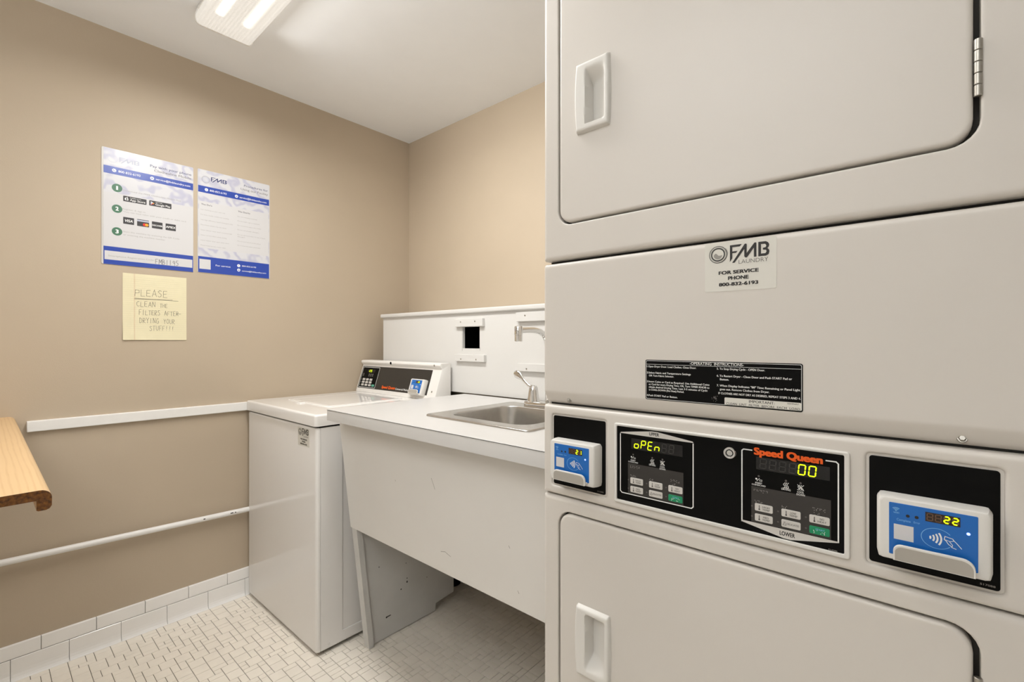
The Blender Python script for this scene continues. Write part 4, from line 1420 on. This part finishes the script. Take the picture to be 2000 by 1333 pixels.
for z, ch in ((1.8168, '1'), (1.7335, '2'), (1.6425, '3')):
    bd = part(MB().disc(FW, .3710, z, .0165, n1 + .0001, M['badge'], 28), 'step_badge', p1, 'dark green round step number', smooth=False)
    part(MB().text(FW, ch, .3710 - (.003 if ch == '1' else .005), .3710 + (.003 if ch == '1' else .005), z - .0072, .0145, n1 + .0002, M['bwhite'], .04), 'lettering', bd, smooth=False)
for r, l1, l2, ic in (((.3901, .4660, 1.7690, 1.7912), 'Available on the', 'App Store', 'apple'), ((.4748, .5520, 1.7696, 1.7918), 'GET IT ON', 'Google Play', 'play')):
    bd = part(MB().rect(FW, *r, n1 + .0001, M['dgrey'], r=.002), 'store_badge', p1, smooth=False)
    q = MB()
    q.text(FW, l1, r[0] + .0215, r[0] + (.058 if ic == 'apple' else .044), r[3] - .0072, .0042, n1 + .0002, M['white'])
    q.text(FW, l2, r[0] + .0215, r[1] - .004, r[2] + .0048, .0080, n1 + .0002, M['bwhite'], .008)
    ca, cb = r[0] + .011, (r[2] + r[3]) / 2
    if ic == 'apple':
        q.disc(FW, ca - .0022, cb - .0010, .0042, n1 + .0002, M['bwhite'], 14, ry=.0054)
        q.disc(FW, ca + .0022, cb - .0010, .0042, n1 + .0002, M['bwhite'], 14, ry=.0054)
        q.disc(FW, ca + .0065, cb + .0002, .0024, n1 + .0003, M['dgrey'], 12)
        q.polyh(FW, [(ca, cb + .0046), (ca + .0008, cb + .0075), (ca + .0034, cb + .0086), (ca + .0028, cb + .0058)], [], n1 + .0002, M['bwhite'])
    else:
        q.poly(FW, [(ca - .006, cb - .0075), (ca, cb), (ca - .006, cb + .0075)], n1 + .0002, M['faint'])
        q.poly(FW, [(ca - .006, cb + .0075), (ca, cb), (ca + .003, cb + .0025)], n1 + .0002, M['white'])
        q.poly(FW, [(ca - .006, cb - .0075), (ca, cb), (ca + .003, cb - .0025)], n1 + .0002, M['red'])
        q.poly(FW, [(ca, cb), (ca + .003, cb - .0025), (ca + .007, cb), (ca + .003, cb + .0025)], n1 + .0002, M['amber'])
    part(q, 'lettering', bd, smooth=False)
for r, tx in (((.3901, .4249, 1.6778, 1.7052), 'VISA'), ((.4347, .4744, 1.6770, 1.7050), ''), ((.4839, .5207, 1.6770, 1.7050), 'DISCOVER'), ((.5312, .5678, 1.6774, 1.7052), 'AMEX')):
    bd = part(MB().rect(FW, *r, n1 + .0001, M['dgrey'], r=.0015), 'card_badge', p1, smooth=False)
    q = MB()
    if tx == 'VISA':
        q.text(FW, tx, r[0] + .0035, r[1] - .0045, r[2] + .0085, .0105, n1 + .0002, M['bwhite'], .02, skew=.2)
    elif tx:
        h = .0062 if len(tx) > 4 else .0090
        q.text(FW, tx, r[0] + .0012, r[1] - .0010, r[2] + .0095, h, n1 + .0002, M['bwhite'], .02)
    else:
        q.rect(FW, r[0], r[1], r[3] - .0085, r[3] - .0025, n1 + .0002, M['faint'])
        q.disc(FW, r[1] - .0150, r[2] + .0085, .0058, n1 + .0002, M['red'], 18)
        q.disc(FW, r[1] - .0078, r[2] + .0085, .0058, n1 + .0003, M['amber'], 18)
    part(q, 'lettering', bd, smooth=False)

p2 = poster('laundry_poster', 'laminated blue and white poster listing laundry dos and donts, beside the wall corner', (.6480, .9562, 1.5105, 1.9735), (.6508, .9520, 1.5115, 1.9720))
part(MB().rect(FW, .6535, .9495, 1.6215, 1.8305, n1 - .0001, M['paper']), 'text_panel', p2, smooth=False)
for b in ((1.8705, 1.9000), (1.5115, 1.5830)):
    part(MB().rect(FW, .6508, .9520, *b, n1, M['bandblue']), 'blue_band', p2, smooth=False)
part(MB().rect(FW, .6555, .6995, 1.5271, 1.5712, n1 + .0001, M['paper']), 'blank_square', p2, smooth=False)
q = MB()
logo(q, FW, .7010, .7651, 1.9245, 1.9470, n1, M['navy'])
q.ring(FW, .6800, 1.9305, .0150, .0010, n1, M['textdark'], 30)
q.ring(FW, .6800, 1.9305, .0115, .0022, n1, M['faint'], 30)
q.text(FW, 'Procedures for', .8386, .9463, 1.9378, .0098, n1, M['navy'], .004)
q.text(FW, 'Using our Facility', .8245, .9463, 1.9195, .0098, n1, M['textdark'], .004)
q.text(FW, '800-832-6193', .6960, .7640, 1.8810, .0085, n1 + .0001, M['bwhite'], .006)
q.text(FW, 'service@fmblaundry.com', .8190, .9400, 1.8795, .0078, n1 + .0001, M['bwhite'], .006)
icon_phone(q, .6830, 1.8855, .0068, n1 + .0001)
icon_mail(q, .8060, 1.8845, .0068, n1 + .0001)
q.text(FW, "The Do's", .6623, .7050, 1.8140, .0066, n1, M['dgrey'], .01)
q.text(FW, "The Don'ts", .8126, .8650, 1.8118, .0066, n1, M['dgrey'], .01)
for i, (s, e) in enumerate((('Use machines at your own risk', .7582), ('For best results, avoid over loading', .7730), ('Use high efficiency liquid detergent only', .7900), ('Place fresh sheets into the dryer', .7640), ('Select cleaner water level recommended', .7860),
                            ('Select correct fabric temp setting', .7640), ('Leave washer door open when done', .7740), ('Please keep laundry room clean', .7600))):
    q.text(FW, s, .6605, e, 1.7915 - .0229 * i, .0046, n1, M['textgrey'])
for i, (s, e, z) in enumerate((('Do not overload machines', .8970, 1.7890), ('Do not wash rugs in machines', .9080, 1.7680), ('Do not overuse dyes in the washer', .9150, 1.7470), ('Do not use powder detergent', .9060, 1.7265), ('Do not use more than 1/2 cup of liquid', .9330, 1.7035),
                               ('detergent', .8430, 1.6940), ('Do not use if out of service, please', .9130, 1.6730), ('Do not leave the washer unattended', .9110, 1.6530))):
    q.text(FW, s, .8100, e, z, .0046, n1, M['textgrey'])
q.text(FW, 'For service', .7198, .7805, 1.5455, .0070, n1 + .0001, M['bwhite'], .006)
q.text(FW, '800-832-6193', .8297, .8919, 1.5565, .0062, n1 + .0001, M['bwhite'], .006)
q.text(FW, 'service@fmblaundry.com', .8297, .9377, 1.5335, .0060, n1 + .0001, M['bwhite'], .006)
icon_phone(q, .8155, 1.5590, .0068, n1 + .0001)
icon_mail(q, .8155, 1.5385, .0068, n1 + .0001)
part(q, 'lettering', p2, smooth=False)

nt = thing('handwritten_note', 'yellow ruled note paper with handwritten cleaning request below the payment poster', 'note', (XL, .5, 1.2075))
NT = (.3885, .6070, 1.2075, 1.4795)
verts, faces = [], []
na, nb = 8, 10
for j in range(nb + 1):
    for i in range(na + 1):
        u, v = i / na, j / nb
        verts.append(FW.p(NT[0] + (NT[1] - NT[0]) * u, NT[2] + (NT[3] - NT[2]) * v, .0012 + .006 * max(0, .35 - v) ** 2 * (1.5 - u) * 4))
for j in range(nb):
    for i in range(na):
        a = j * (na + 1) + i
        faces.append((a, a + 1, a + na + 2, a + na + 1))
nv = len(verts)
verts += [Vector(v) - Vector((.0004, 0, 0)) for v in verts]
faces += [tuple(nv + k for k in f[::-1]) for f in faces]
part(MB().add(verts, faces, M['note']), 'note_sheet', nt)


class NoteFrame(Frame):
    def p(s, a, b, n=0.0):
        u, v = (a - NT[0]) / (NT[1] - NT[0]), (b - NT[2]) / (NT[3] - NT[2])
        return FW.p(a, b, .0015 + .006 * max(0, .35 - v) ** 2 * (1.5 - u) * 4 + n)


FN = NoteFrame((0, 0, 0), (0, 1, 0), (0, 0, 1), (1, 0, 0))
q = MB()
for i in range(29):
    z = 1.4650 - .0088 * i
    if z > NT[2] + .004:
        for s in range(6):
            a0 = NT[0] + (NT[1] - NT[0]) * s / 6
            q.line(FN, [(a0, z), (a0 + (NT[1] - NT[0]) / 6, z)], .0007, 0, M['rule'])
for a in (.4250, .4275):
    for s in range(8):
        z0 = NT[2] + (NT[3] - NT[2]) * s / 8
        q.line(FN, [(a, z0), (a, z0 + (NT[3] - NT[2]) / 8)], .0007, .0001, M['rulered'])
part(q, 'ruled_lines', nt, smooth=False)
q = MB()
hand(q, FN, 'PLEASE', .4280, .5420, 1.3885, .0275, .0003, M['pen'], .0009)
q.line(FN, [(.4265, 1.3790), (.49, 1.3785), (.556, 1.3795)], .0009, .0003, M['pen'])
q.line(FN, [(.4265, 1.3755), (.50, 1.3765), (.577, 1.3760)], .0009, .0003, M['pen'])
hand(q, FN, 'CLEAN', .4330, .4990, 1.3455, .0210, .0003, M['pen'], .0009)
hand(q, FN, 'THE', .5119, .5400, 1.3445, .0165, .0003, M['pen'], .0009)
hand(q, FN, 'FILTERS', .4412, .5147, 1.3110, .0205, .0003, M['pen'], .0009)
hand(q, FN, 'AFTER', .5270, .5800, 1.3115, .0185, .0003, M['pen'], .0009)
q.line(FN, [(.572, 1.3205), (.5867, 1.3205)], .0010, .0003, M['pen'])
hand(q, FN, 'DRYING', .4428, .5103, 1.2775, .0215, .0003, M['pen'], .0009)
hand(q, FN, 'YOUR', .5250, .5661, 1.2765, .0190, .0003, M['pen'], .0009)
hand(q, FN, 'STUFF!!!', .4761, .5640, 1.2470, .0195, .0003, M['pen'], .0009)
part(q, 'handwriting', nt, smooth=False)
